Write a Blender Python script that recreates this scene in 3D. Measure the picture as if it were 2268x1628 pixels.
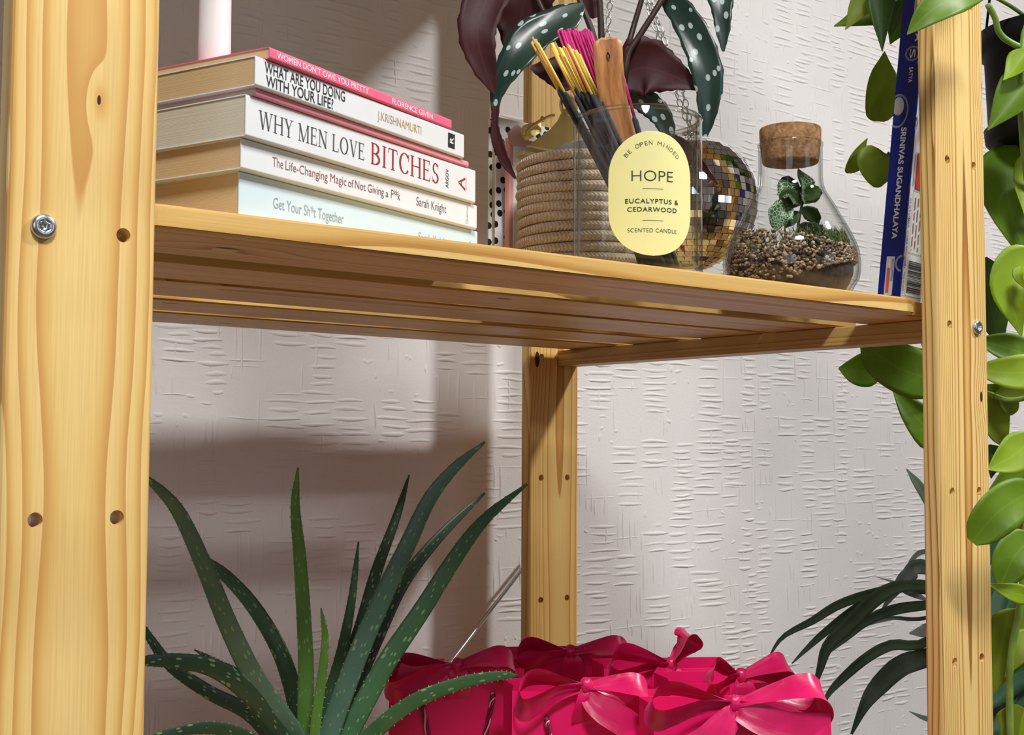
import bpy, bmesh, math, random
import numpy as np
from mathutils import Vector, Matrix

# ---------------------------------------------------------------- clear
for o in list(bpy.data.objects): bpy.data.objects.remove(o, do_unlink=True)
scene = bpy.context.scene
col = scene.collection
rnd = random.Random(7)

# ---------------------------------------------------------------- camera (metres; x along the shelf, y into the room corner, z up from the screw row)
CAM = Vector((-0.1793, -0.5880, -0.0980)); YAW, PITCH, ROLL, FPX = 0.6696, 0.0607, 0.0051, 2882.83
_f = Vector((math.sin(YAW)*math.cos(PITCH), math.cos(YAW)*math.cos(PITCH), math.sin(PITCH)))
_r0 = Vector((math.cos(YAW), -math.sin(YAW), 0)); _u0 = _r0.cross(_f)
_r = _r0*math.cos(ROLL) + _u0*math.sin(ROLL); _u = -_r0*math.sin(ROLL) + _u0*math.cos(ROLL)
cam_data = bpy.data.cameras.new('camera'); cam = bpy.data.objects.new('camera', cam_data); col.objects.link(cam)
cam_data.sensor_width = 36; cam_data.sensor_fit = 'HORIZONTAL'; cam_data.lens = 36*FPX/2268
cam_data.clip_start = 0.02; cam_data.clip_end = 50
cam.matrix_world = Matrix(((_r.x, _u.x, -_f.x, CAM.x), (_r.y, _u.y, -_f.y, CAM.y), (_r.z, _u.z, -_f.z, CAM.z), (0, 0, 0, 1)))
scene.camera = cam
# ---------------------------------------------------------------- world, exposure
w = bpy.data.worlds.new('world'); scene.world = w; w.use_nodes = True
w.node_tree.nodes['Background'].inputs[0].default_value = (0.75, 0.85, 1.0, 1)
w.node_tree.nodes['Background'].inputs[1].default_value = 0.02
vs = scene.view_settings
vs.view_transform = 'Standard'; vs.look = 'None'; vs.gamma = 1; vs.use_curve_mapping = False
vs.exposure = 0.13
# lamps of the room: positions and powers (built with their fittings further down)
FLOOR, CEIL, WALLY = -1.05, 1.40, 0.60
LAMPS = [((1.60, -0.85), 41.0, 0.10), ((-0.15, -1.10), 42.0, 0.22)]
LAMP_COL = (1.0, 0.988, 0.978)

def P(px, py, d):                       # point seen at a pixel, d metres in front of the camera
    return CAM + (_f + _r*((px-1134)/FPX) - _u*((py-814)/FPX))*d
def px_of(v):                              # pixel and distance of a point
    d = Vector(v)-CAM; z = d.dot(_f); return (1134+FPX*d.dot(_r)/z, 814-FPX*d.dot(_u)/z, z)
def at_plane(px, py, p0, n):
    dirn = _f + _r*((px-1134)/FPX) - _u*((py-814)/FPX)
    return CAM + dirn*((p0-CAM).dot(n)/dirn.dot(n))

# ---------------------------------------------------------------- object helpers
def mk(name, verts, faces, mats, parent=None, smooth=True, midx=None, off=None, uv=None):
    me = bpy.data.meshes.new(name)
    if off is not None: verts = [(v[0]-off[0], v[1]-off[1], v[2]-off[2]) for v in verts]
    me.from_pydata([tuple(v) for v in verts], [], faces)
    if not isinstance(mats, (list, tuple)): mats = [mats]
    for m in mats: me.materials.append(m)
    if midx is not None: me.polygons.foreach_set('material_index', midx)
    if smooth: me.polygons.foreach_set('use_smooth', [True]*len(me.polygons))
    if uv is not None:
        l = me.uv_layers.new(name='uv')
        idx = np.empty(len(me.loops), dtype=np.int32); me.loops.foreach_get('vertex_index', idx)
        l.data.foreach_set('uv', np.asarray(uv, dtype=np.float32)[idx].ravel())
    me.update()
    o = bpy.data.objects.new(name, me); col.objects.link(o)
    if parent is not None: o.parent = parent
    return o
def link_mesh(name, me, parent=None):
    o = bpy.data.objects.new(name, me); col.objects.link(o)
    if parent is not None: o.parent = parent
    return o
def tag(o, label=None, cat=None, group=None, kind=None):
    if label: o['label'] = label
    if cat: o['category'] = cat
    if group: o['group'] = group
    if kind: o['kind'] = kind
    return o
def thing(name, label, cat, loc=(0, 0, 0), rotz=0, group=None):
    o = bpy.data.objects.new(name, None); col.objects.link(o)
    o.empty_display_size = 0.02
    o.location = loc; o.rotation_euler = (0, 0, rotz)
    return tag(o, label, cat, group)
def bm_obj(name, bm, mats, parent=None, smooth=False, auto=None):
    me = bpy.data.meshes.new(name); bm.to_mesh(me); bm.free()
    if not isinstance(mats, (list, tuple)): mats = [mats]
    for m in mats: me.materials.append(m)
    if smooth: me.polygons.foreach_set('use_smooth', [True]*len(me.polygons))
    return link_mesh(name, me, parent)
def box_bm(x0, x1, y0, y1, z0, z1, bev=0.0, seg=2):
    bm = bmesh.new()
    r = bmesh.ops.create_cube(bm, size=1)
    for v in r['verts']:
        v.co = Vector((x0+(v.co.x+.5)*(x1-x0), y0+(v.co.y+.5)*(y1-y0), z0+(v.co.z+.5)*(z1-z0)))
    if bev: bmesh.ops.bevel(bm, geom=bm.edges[:], offset=bev, segments=seg, affect='EDGES', profile=.5)
    return bm
def box(name, b, mat, parent=None, bev=0.0, seg=2, off=(0, 0, 0), smooth=False):
    bm = box_bm(b[0]-off[0], b[1]-off[0], b[2]-off[1], b[3]-off[1], b[4]-off[2], b[5]-off[2], bev, seg)
    return bm_obj(name, bm, mat, parent, smooth)
def lathe(name, prof, mat, parent=None, c=(0, 0, 0), n=48, close=False, smooth=True, midx_fn=None):
    vs_, fs = [], []
    m = len(prof)
    for i in range(n):
        a = 2*math.pi*i/n
        for r, z in prof: vs_.append((c[0]+r*math.cos(a), c[1]+r*math.sin(a), c[2]+z))
    for i in range(n):
        j = (i+1) % n
        for k in range(m-1): fs.append((i*m+k, j*m+k, j*m+k+1, i*m+k+1))
        if close: fs.append((i*m+m-1, j*m+m-1, j*m, i*m))
    return mk(name, vs_, fs, mat, parent, smooth)
def catmull(pts, n):
    p = [np.array(x, float) for x in pts]
    if len(p) == 2: return [p[0]+(p[1]-p[0])*t for t in np.linspace(0, 1, n)]
    p = [2*p[0]-p[1]]+p+[2*p[-1]-p[-2]]
    out = []; m = len(p)-3
    for i in range(n):
        s = i/(n-1)*m; k = min(int(s), m-1); t = s-k
        a, b, c, d = p[k:k+4]
        out.append(.5*((2*b)+(c-a)*t+(2*a-5*b+4*c-d)*t*t+(3*b-a-3*c+d)*t**3))
    return out
def tube_data(pts, rad, ns=8, n=None, cap=True):
    pts = catmull(pts, n) if n else [np.array(p, float) for p in pts]
    m = len(pts)
    if not hasattr(rad, '__len__'): rad = [rad]*m
    elif len(rad) != m: rad = np.interp(np.linspace(0, 1, m), np.linspace(0, 1, len(rad)), rad)
    V, F = [], []; nrm = None
    for i in range(m):
        t = pts[min(i+1, m-1)]-pts[max(i-1, 0)]; t = t/(np.linalg.norm(t)+1e-12)
        if nrm is None:
            a = np.array([0, 0, 1.]) if abs(t[2]) < .9 else np.array([1., 0, 0]); nrm = np.cross(t, a)
        nrm = nrm-t*np.dot(nrm, t); nrm /= np.linalg.norm(nrm)+1e-12; b = np.cross(t, nrm)
        for k in range(ns):
            an = 2*math.pi*k/ns; V.append(pts[i]+rad[i]*(math.cos(an)*nrm+math.sin(an)*b))
    for i in range(m-1):
        for k in range(ns):
            k2 = (k+1) % ns; F.append((i*ns+k, i*ns+k2, (i+1)*ns+k2, (i+1)*ns+k))
    if cap: F.append(tuple(range(ns-1, -1, -1))); F.append(tuple(range((m-1)*ns, m*ns)))
    return V, F
def tube(name, pts, rad, mat, parent=None, ns=8, n=None, off=None):
    V, F = tube_data(pts, rad, ns, n)
    return mk(name, V, F, mat, parent, True, off=off)
def join(parts):
    V, F = [], []
    for v, f in parts:
        b = len(V); V += list(v); F += [tuple(i+b for i in q) for q in f]
    return V, F
def boxdata(x0, x1, y0, y1, z0, z1):
    V = [(x, y, z) for x in (x0, x1) for y in (y0, y1) for z in (z0, z1)]
    return V, [(0, 1, 3, 2), (4, 6, 7, 5), (0, 4, 5, 1), (2, 3, 7, 6), (0, 2, 6, 4), (1, 5, 7, 3)]
def lin(r, g, b):
    def s(c):
        c /= 255.; return c/12.92 if c <= .04045 else ((c+.055)/1.055)**2.4
    return (s(r), s(g), s(b), 1)

# ---------------------------------------------------------------- materials
def nt(name):
    m = bpy.data.materials.new(name); m.use_nodes = True
    return m, m.node_tree, m.node_tree.nodes['Principled BSDF']
class N:                                   # little node-graph helper
    def __init__(s, t): s.t = t
    def new(s, k, **kw):
        n = s.t.nodes.new(k)
        for a, b in kw.items(): setattr(n, a, b)
        return n
    def put(s, sock, v):
        if hasattr(v, 'is_output'): s.t.links.new(v, sock)
        elif v is not None: sock.default_value = v
    def math(s, op, a, b=None, c=None, clamp=False):
        n = s.new('ShaderNodeMath', operation=op); n.use_clamp = clamp
        for i, v in enumerate((a, b, c)):
            if v is not None: s.put(n.inputs[i], v)
        return n.outputs[0]
    def noise(s, vec, scale, detail=2, rough=.5, dim='3D'):
        n = s.new('ShaderNodeTexNoise', noise_dimensions=dim); s.put(n.inputs['Vector'], vec)
        n.inputs['Scale'].default_value = scale; n.inputs['Detail'].default_value = detail; n.inputs['Roughness'].default_value = rough
        return n.outputs['Fac']
    def ramp(s, fac, stops, interp='LINEAR'):
        n = s.new('ShaderNodeValToRGB'); n.color_ramp.interpolation = interp
        el = n.color_ramp.elements
        while len(el) < len(stops): el.new(.5)
        for e, (p, c) in zip(el, stops): e.position = p; e.color = c if len(c) == 4 else (*c, 1)
        s.put(n.inputs[0], fac); return n.outputs[0]
    def mix(s, fac, a, b, mode='MIX'):
        n = s.new('ShaderNodeMix', data_type='RGBA', blend_type=mode)
        s.put(n.inputs[0], fac); s.put(n.inputs[6], a); s.put(n.inputs[7], b); return n.outputs[2]
    def bump(s, h, strength, dist):
        n = s.new('ShaderNodeBump'); n.inputs['Strength'].default_value = strength; n.inputs['Distance'].default_value = dist
        s.put(n.inputs['Height'], h); return n.outputs[0]
    def obj(s): return s.new('ShaderNodeTexCoord').outputs['Object']
    def uv(s): return s.new('ShaderNodeTexCoord').outputs['UV']
    def sep(s, v):
        n = s.new('ShaderNodeSeparateXYZ'); s.put(n.inputs[0], v); return n.outputs
    def comb(s, x, y, z):
        n = s.new('ShaderNodeCombineXYZ')
        for i, v in enumerate((x, y, z)): s.put(n.inputs[i], v)
        return n.outputs[0]
def plain(name, c, rough=.5, metal=0, spec=.5, var=0.0, vscale=40, coat=0, sheen=0, sub=0, bump=0, bscale=200):
    m, t, p = nt(name); h = N(t)
    c = c if len(c) == 4 else (*c, 1)
    if var:
        n = h.noise(h.obj(), vscale, 3)
        lo = tuple(max(0, x*(1-var)) for x in c[:3])+(1,); hi = tuple(min(1, x*(1+var)) for x in c[:3])+(1,)
        t.links.new(h.ramp(n, [(.3, lo), (.7, hi)]), p.inputs['Base Color'])
    else: p.inputs['Base Color'].default_value = c
    p.inputs['Roughness'].default_value = rough; p.inputs['Metallic'].default_value = metal
    p.inputs['Specular IOR Level'].default_value = spec
    p.inputs['Coat Weight'].default_value = coat; p.inputs['Sheen Weight'].default_value = sheen
    if sub: p.inputs['Subsurface Weight'].default_value = sub; p.inputs['Subsurface Radius'].default_value = (.004, .003, .002)
    if bump: t.links.new(h.bump(h.noise(h.obj(), bscale, 3), bump, .001), p.inputs['Normal'])
    return m
PINE_L, PINE_M, PINE_D = lin(238, 206, 134), lin(226, 184, 106), lin(194, 138, 64)
def pine(name, axis, center, width, k=4.5, seed=0, amp=.006, amp2=1.2, lfreq=5.0, knots=(), tone=1.0, broad=None):
    """growth rings cut along a plank: dense at the edges, long loops in the middle"""
    m, t, p = nt(name); h = N(t)
    mp = h.new('ShaderNodeMapping'); h.put(mp.inputs['Vector'], h.obj()); mp.inputs['Location'].default_value = tuple(-c for c in center)
    s = h.sep(mp.outputs[0])
    ax = {'z': (2, 0, 1), 'x': (0, 1, 2), 'y': (1, 2, 0)}[axis]
    L, C, T = s[ax[0]], s[ax[1]], s[ax[2]]
    v1 = h.comb(h.math('MULTIPLY', C, 14), h.math('MULTIPLY_ADD', L, lfreq, seed*3.17), h.math('MULTIPLY', T, 10))
    n1 = h.noise(v1, 1.0, 2); 
    v2 = h.comb(h.math('MULTIPLY', C, 3), h.math('MULTIPLY_ADD', L, lfreq*.8, seed*7.7+3), seed*1.0)
    n2 = h.noise(v2, 1.0, 1)
    cc = h.math('ADD', h.math('MULTIPLY_ADD', T, .35, C), h.math('MULTIPLY', h.math('SUBTRACT', n1, .5), amp*4))
    cn = h.math('DIVIDE', cc, width/2)
    g = h.math('MULTIPLY', h.math('MULTIPLY', cn, cn), k)
    g = h.math('ADD', g, h.math('MULTIPLY', h.math('SUBTRACT', n2, .5), amp2*2))
    dark = None
    for kc, kl, kr, ka in knots:
        dc = h.math('SUBTRACT', C, kc); dl = h.math('MULTIPLY', h.math('SUBTRACT', L, kl), .38)
        d2 = h.math('ADD', h.math('MULTIPLY', dc, dc), h.math('MULTIPLY', dl, dl))
        e = h.math('POWER', 2.718, h.math('MULTIPLY', d2, -1/(kr*kr*9)))
        g = h.math('ADD', g, h.math('MULTIPLY', e, ka))
        kd = h.math('LESS_THAN', h.math('SQRT', d2), kr*.55)
        dark = kd if dark is None else h.math('MAXIMUM', dark, kd)
    fr = h.math('FRACT', g)
    c1 = h.ramp(fr, broad or [(0.0, PINE_L), (.45, tuple(.5*(a+b) for a, b in zip(PINE_L, PINE_M))), (.78, PINE_M), (.93, PINE_D), (.985, PINE_D), (1.0, PINE_L)])
    fib = h.noise(h.comb(h.math('MULTIPLY', C, 900), h.math('MULTIPLY', L, 18), h.math('MULTIPLY', T, 900)), 1.0, 2)
    c2 = h.mix(h.math('MULTIPLY', h.math('SUBTRACT', fib, .42, clamp=True), 1.1), c1, tuple(x*.78 for x in PINE_M[:3])+(1,))
    blot = h.noise(v2, 2.3, 2)
    c3 = h.mix(h.math('MULTIPLY', h.math('SUBTRACT', blot, .5, clamp=True), .9), c2, tuple(.72*x for x in PINE_D[:3])+(1,))
    if dark is not None: c3 = h.mix(dark, c3, lin(62, 34, 20))
    if tone != 1: c3 = h.mix(1.0, c3, (tone, tone*.97, tone*.93, 1), 'MULTIPLY')
    t.links.new(c3, p.inputs['Base Color'])
    p.inputs['Roughness'].default_value = .48; p.inputs['Specular IOR Level'].default_value = .35
    t.links.new(h.bump(fib, .12, .0006), p.inputs['Normal'])
    return m
def glass(name, refl=1.0, tint=(.985, .992, .988), edge=(.5, .54, .52), rough=0.02):
    """thin clear glass: transparent, reflecting by Fresnel, slightly darker where it is seen edge on (longer way through)"""
    m = bpy.data.materials.new(name); m.use_nodes = True; t = m.node_tree; t.nodes.clear(); h = N(t)
    out = h.new('ShaderNodeOutputMaterial'); tr = h.new('ShaderNodeBsdfTransparent'); gl = h.new('ShaderNodeBsdfGlossy')
    gl.inputs['Roughness'].default_value = rough
    lw = h.new('ShaderNodeLayerWeight'); lw.inputs[0].default_value = .5          # facing = 1 - cos of the angle
    c = h.ramp(lw.outputs['Facing'], [(0, (*tint, 1)), (.55, (*tint, 1)), (.85, tuple(.5*(a+b) for a, b in zip(tint, edge))+(1,)), (1, (*edge, 1))])
    t.links.new(c, tr.inputs[0])
    sch = h.math('MULTIPLY_ADD', h.math('POWER', lw.outputs['Facing'], 4.2), .9, .045)
    mx = h.new('ShaderNodeMixShader'); t.links.new(h.math('MULTIPLY', sch, refl), mx.inputs[0])
    t.links.new(tr.outputs[0], mx.inputs[1]); t.links.new(gl.outputs[0], mx.inputs[2]); t.links.new(mx.outputs[0], out.inputs[0])
    return m
def emit(name, c, s):
    m = bpy.data.materials.new(name); m.use_nodes = True; t = m.node_tree; t.nodes.clear(); h = N(t)
    e = h.new('ShaderNodeEmission'); e.inputs[0].default_value = c; e.inputs[1].default_value = s
    o = h.new('ShaderNodeOutputMaterial'); t.links.new(e.outputs[0], o.inputs[0]); return m
def leafmat(name, c1, c2, rough=.35, vein=None, vfreq=900, trans=.25, spec=.5):
    """leaf: two greens, soft veins in leaf coordinates, some light passing through"""
    m, t, p = nt(name); h = N(t)
    n = h.noise(h.obj(), 28, 3)
    c = h.ramp(n, [(.3, c1), (.7, c2)])
    uvs = h.sep(h.uv())
    if vein is not None:
        a = h.math('ABSOLUTE', uvs[0])
        s_ = h.math('FRACT', h.math('MULTIPLY', h.math('SUBTRACT', uvs[1], h.math('MULTIPLY', a, .9)), vfreq/10))
        v = h.math('LESS_THAN', s_, .12)
        mid = h.math('LESS_THAN', a, .0007)
        c = h.mix(h.math('MULTIPLY', h.math('MAXIMUM', h.math('MULTIPLY', v, .35), mid), .6), c, vein)
        t.links.new(h.bump(h.math('MULTIPLY', s_, -1), .12, .001), p.inputs['Normal'])
    t.links.new(c, p.inputs['Base Color'])
    p.inputs['Roughness'].default_value = rough; p.inputs['Specular IOR Level'].default_value = spec
    if trans:
        out = t.nodes['Material Output']; tl = h.new('ShaderNodeBsdfTranslucent'); t.links.new(c, tl.inputs[0])
        mx = h.new('ShaderNodeMixShader'); mx.inputs[0].default_value = trans
        t.links.new(p.outputs[0], mx.inputs[1]); t.links.new(tl.outputs[0], mx.inputs[2]); t.links.new(mx.outputs[0], out.inputs[0])
    return m
def spotted(name, c1, c2, spot, scale, thr, stretch=.5, rough=.35, rnd_=1.0):
    """leaf with pale spots: cells in leaf coordinates"""
    m, t, p = nt(name); h = N(t)
    uvs = h.sep(h.uv())
    v = h.comb(h.math('MULTIPLY', uvs[0], scale), h.math('MULTIPLY', uvs[1], scale*stretch), 0)
    vo = h.new('ShaderNodeTexVoronoi', voronoi_dimensions='2D'); h.put(vo.inputs['Vector'], v); vo.inputs['Scale'].default_value = 1; vo.inputs['Randomness'].default_value = rnd_
    pick = h.noise(h.comb(h.math('MULTIPLY', uvs[0], scale*.4), h.math('MULTIPLY', uvs[1], scale*.3), 0), 1.0, 1)
    lim = h.math('MULTIPLY', h.math('SUBTRACT', pick, .2), thr*1.7)
    s_ = h.math('LESS_THAN', vo.outputs['Distance'], lim)
    base = h.ramp(h.noise(h.obj(), 25, 3), [(.3, c1), (.7, c2)])
    t.links.new(h.mix(s_, base, spot), p.inputs['Base Color'])
    p.inputs['Roughness'].default_value = rough
    return m

# ================================================================ the room
M_wall = None
def wall_material():
    m, t, p = nt('wallpaper'); h = N(t)
    n = h.noise(h.obj(), 6, 3)
    t.links.new(h.ramp(n, [(.3, lin(222, 219, 217)), (.7, lin(228, 225, 223))]), p.inputs['Base Color'])
    p.inputs['Roughness'].default_value = .75; p.inputs['Specular IOR Level'].default_value = .2
    fine = h.noise(h.obj(), 260, 4, .65)
    t.links.new(h.bump(fine, .35, .0012), p.inputs['Normal'])
    return m
M_wall = wall_material()
M_ceil = plain('ceiling_paint', lin(160, 148, 140), .9, var=.03, vscale=4)
def floor_material():
    m, t, p = nt('floor_boards'); h = N(t)
    s = h.sep(h.obj()); b = h.new('ShaderNodeTexBrick'); h.put(b.inputs['Vector'], h.obj())
    b.inputs['Scale'].default_value = 1; b.inputs['Brick Width'].default_value = 1.2; b.inputs['Row Height'].default_value = .14; b.inputs['Mortar Size'].default_value = .003
    b.inputs[1].default_value = lin(96, 74, 58); b.inputs[2].default_value = lin(80, 62, 48); b.inputs[3].default_value = lin(60, 45, 35)
    t.links.new(b.outputs[0], p.inputs['Base Color']); p.inputs['Roughness'].default_value = .45
    return m
RX0, RX1, RY0 = -2.2, 3.0, -3.2
def st(name, b, mat, bev=0): return tag(box(name, b, mat, bev=bev), kind='structure')
tag(st('floor', (RX0-.1, RX1+.1, RY0-.1, WALLY+.1, FLOOR-.1, FLOOR), floor_material()))
st('ceiling', (RX0-.1, RX1+.1, RY0-.1, WALLY+.1, CEIL, CEIL+.1), M_ceil)
wall_back = st('wall_back', (RX0-.1, RX1+.1, WALLY, WALLY+.1, FLOOR, CEIL), M_wall)
M_left = plain('left_wall_paint', lin(98, 78, 68), .85, var=.03, vscale=3)
VY0, VY1, VZ0, VZ1 = -3.05, -1.15, -.25, 1.1
wl = thing('wall_left', None, None); wl['kind'] = 'structure'
for b_ in ((RX0-.1, RX0, RY0, VY0, FLOOR, CEIL), (RX0-.1, RX0, VY1, WALLY, FLOOR, CEIL), (RX0-.1, RX0, VY0, VY1, FLOOR, VZ0), (RX0-.1, RX0, VY0, VY1, VZ1, CEIL)): box('wall_panel', b_, M_left, wl)
st('wall_right', (RX1, RX1+.1, RY0, WALLY, FLOOR, CEIL), plain('right_wall_paint', lin(120, 108, 102), .85, var=.03, vscale=3))
M_front = plain('front_wall_paint', lin(128, 116, 108), .85, var=.03, vscale=3)
WX0, WX1, WZ0, WZ1 = .9, 2.1, -.1, .95          # shop window in the wall behind the camera
wf = thing('wall_front', None, None); wf['kind'] = 'structure'
box('wall_panel', (RX0, WX0, RY0-.1, RY0, FLOOR, CEIL), M_front, wf); box('wall_panel', (WX1, RX1, RY0-.1, RY0, FLOOR, CEIL), M_front, wf)
box('wall_panel', (WX0, WX1, RY0-.1, RY0, FLOOR, WZ0), M_front, wf); box('wall_panel', (WX0, WX1, RY0-.1, RY0, WZ1, CEIL), M_front, wf)
win = thing('window_1', None, None); win['kind'] = 'structure'
M_winframe = plain('window_frame_paint', lin(240, 240, 238), .4, var=.02)
box('window_pane', (WX0, WX1, RY0-.08, RY0-.07, WZ0, WZ1), emit('daylight', (.72, .86, 1.0, 1), 2.0), win)
for x in (WX0+.02, (WX0+WX1)/2, WX1-.02): box('window_frame', (x-.025, x+.025, RY0-.07, RY0+.01, WZ0, WZ1), M_winframe, win, .003)
for z in (WZ0+.02, WZ1-.02): box('window_frame', (WX0, WX1, RY0-.068, RY0+.008, z-.02, z+.02), M_winframe, win, .003)
wi2 = thing('window_2', None, None); wi2['kind'] = 'structure'
box('window_pane', (RX0-.08, RX0-.07, VY0, VY1, VZ0, VZ1), bpy.data.materials['daylight'], wi2)
for y in (VY0+.02, (VY0+VY1)/2, VY1-.02): box('window_frame', (RX0-.07, RX0+.01, y-.025, y+.025, VZ0, VZ1), M_winframe, wi2, .003)
for z in (VZ0+.02, VZ1-.02): box('window_frame', (RX0-.068, RX0+.008, VY0, VY1, z-.02, z+.02), M_winframe, wi2, .003)

# embossed wallpaper relief: short raised dashes in blocks, level and upright
def relief():
    R = random.Random(11); V, F = [], []
    prof = [(-1, 0), (-.55, .75), (0, 1), (.55, .75), (1, 0)]
    def dash(x, z, ln, wd, ht, upright):
        ns = 5 if ln < .03 else 6; b = len(V); ph = R.uniform(0, 6); am = R.uniform(.0002, .0009)
        for i in range(ns):
            s = i/(ns-1); e = max(.12, math.sin(math.pi*min(max(s, .04), .96))**.35)*R.uniform(.8, 1.15)
            a = (s-.5)*ln; o = am*math.sin(ph+s*5)
            for u, q in prof:
                k = u*wd*.5*e+o; hh = -q*ht*e if 0 < i < ns-1 else .0002
                V.append((x+k, WALLY+hh+.0001, z+a) if upright else (x+a, WALLY+hh+.0001, z+k))
        for i in range(ns-1):
            for j in range(4):
                q = (b+i*5+j, b+i*5+j+1, b+(i+1)*5+j+1, b+(i+1)*5+j)
                F.append(q if upright else q[::-1])
    z = -.80
    x0, x1 = -.25, 2.15
    colx = x0
    while colx < x1:
        cw = R.uniform(.03, .062); z = -.80
        while z < .85:
            bh = R.uniform(.018, .05); k = R.random()
            jx = R.uniform(-.006, .006)
            if k < .54:
                zz = z; sp = R.uniform(.0074, .0105)
                while zz < z+bh:
                    l = cw*R.uniform(.65, 1.15); dash(colx+cw*.5+jx+R.uniform(-.004, .004), zz, l, R.uniform(.0036, .0056), R.uniform(.0009, .0016), False); zz += sp*R.uniform(.8, 1.3)
                if R.random() < .45: dash(colx+R.uniform(0, cw), z+bh/2, bh*R.uniform(.7, 1.2), R.uniform(.0026, .004), R.uniform(.0008, .0013), True)
            elif k < .84:
                for q in range(R.randint(1, 4)):
                    dash(colx+R.uniform(0, cw), z+bh/2+R.uniform(-.005, .005), bh*R.uniform(.7, 1.5), R.uniform(.0028, .0044), R.uniform(.0008, .0013), True)
                if R.random() < .7: dash(colx+cw/2, z+R.uniform(0, bh), cw*R.uniform(.7, 1.4), R.uniform(.002, .003), R.uniform(.0005, .0009), False)
            else:
                for q in range(R.randint(2, 5)):
                    dash(colx+R.uniform(0, cw), z+R.uniform(0, bh), R.uniform(.005, .016), R.uniform(.003, .006), R.uniform(.0006, .0011), R.random() < .3)
            z += bh+R.uniform(.002, .006)
        colx += cw*R.uniform(.82, 1.0)
    return V, F
V, F = relief()
tag(mk('embossed_relief', V, F, M_wall, wall_back), kind='stuff')

# ceiling downlights
for (lx, ly), pw, lr in LAMPS:
    tx = 'spot downlight nearest the hanging pothos' if lx > 1 else 'ceiling panel light in front of the shelving unit'
    t_ = thing('ceiling_downlight', 'round white '+tx, 'downlight', (lx, ly, CEIL), group='ceiling downlights')
    lathe('trim_ring', [(lr+.002, -.004), (lr+.024, -.006), (lr+.032, -.002), (lr+.032, 0)], M_winframe, t_, n=32)
    ld = bpy.data.lights.new('downlight_lamp', 'AREA'); ld.shape = 'DISK'; ld.size = lr*2; ld.energy = pw; ld.color = LAMP_COL
    lo = bpy.data.objects.new('lamp', ld); col.objects.link(lo); lo.parent = t_; lo.location = (0, 0, -.008)

# ================================================================ pine shelving unit
s, h_, w_, T_ = 0.1317, 0.0374, 0.0694, 0.0158          # hole rows, hole columns, post width, post thickness
a_ = (w_-h_)/2; UW = 0.78; YB = 0.5042
U0 = (0.39, 0.26, FLOOR)
unit = thing('shelving_unit', 'open pine shelving unit with slatted shelves and drilled flat posts', 'shelving unit', U0)
def post(x0, y0, mat):
    bm = box_bm(x0-U0[0], x0+w_-U0[0], y0-U0[1], y0+T_-U0[1], 0, 1.715, .0026, 3)
    me = bpy.data.meshes.new('post'); bm.to_mesh(me); bm.free()
    ob = bpy.data.objects.new('post', me); col.objects.link(ob)
    cv, cf = [], []
    for k in range(-7, 6):
        for c in (a_, a_+h_):
            n = 20; b = len(cv)
            for e in (-.01, T_+.01):
                for i in range(n):
                    an = 2*math.pi*i/n; cv.append((x0+c+.0034*math.cos(an)-U0[0], y0+e-U0[1], k*s+.0034*math.sin(an)-FLOOR))
            for i in range(n): j = (i+1) % n; cf.append((b+i, b+j, b+n+j, b+n+i))
            cf.append(tuple(b+i for i in range(n-1, -1, -1))); cf.append(tuple(b+n+i for i in range(n)))
    cut = mk('cutter', cv, cf, [], None, False)
    bmc = bmesh.new(); bmc.from_mesh(cut.data); bmesh.ops.recalc_face_normals(bmc, faces=bmc.faces[:]); bmc.to_mesh(cut.data); bmc.free()
    md = ob.modifiers.new('b', 'BOOLEAN'); md.object = cut; md.operation = 'DIFFERENCE'; md.solver = 'EXACT'
    dg = bpy.context.evaluated_depsgraph_get(); me2 = bpy.data.meshes.new_from_object(ob.evaluated_get(dg)); me2.name = 'post'
    bpy.data.objects.remove(cut, do_unlink=True); bpy.data.objects.remove(ob, do_unlink=True); bpy.data.meshes.remove(me)
    me2.materials.clear(); me2.materials.append(mat)
    return link_mesh('post', me2, unit)
def UL(x, y, z): return (x-U0[0], y-U0[1], z-U0[2])
post(0, 0, pine('pine_post_a', 'z', UL(w_/2-.002, 0, 0), w_, 3.3, 3, .0028, 1.6, 4.8, [(.0075, .062, .0016, .9)], broad=[(0.0, PINE_L), (.42, tuple(.6*a+.4*b for a, b in zip(PINE_L, PINE_M))), (.62, PINE_M), (.86, lin(210, 158, 88)), (.975, lin(206, 152, 82)), (1.0, PINE_L)]))
post(UW-w_, 0, pine('pine_post_b', 'z', UL(UW-w_/2+.004, 0, 0), w_*.85, 6.5, 8, .0016, .9, 2.6, [(.02, -.056, .003, 1.8), (.03, .2, .0035, 1.5)], broad=[(0, PINE_L), (.5, PINE_L), (.72, PINE_M), (.86, lin(182, 124, 56)), (.95, lin(150, 96, 42)), (.985, lin(158, 102, 46)), (1, PINE_L)]))
post(UW-w_, YB, pine('pine_post_c', 'z', UL(UW-w_/2+.008, YB, 0), w_, 4.2, 14, .002, .9, 2.4, [(-.033, -.003, .006, 1.2)], tone=.92))
post(0, YB, pine('pine_post_d', 'z', UL(w_/2, YB, 0), w_, 4.6, 19, .002, 1.0, 3, tone=.92))
SL = [(.0165, .0965), (.127, .199), (.209, .291), (.3185, .3875), (.409, .4855)]
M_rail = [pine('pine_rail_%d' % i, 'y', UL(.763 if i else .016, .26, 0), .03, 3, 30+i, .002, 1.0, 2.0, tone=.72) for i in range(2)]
M_screw = plain('zinc_screw', lin(205, 212, 214), .28, 1.0, var=.06, vscale=300)
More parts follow.
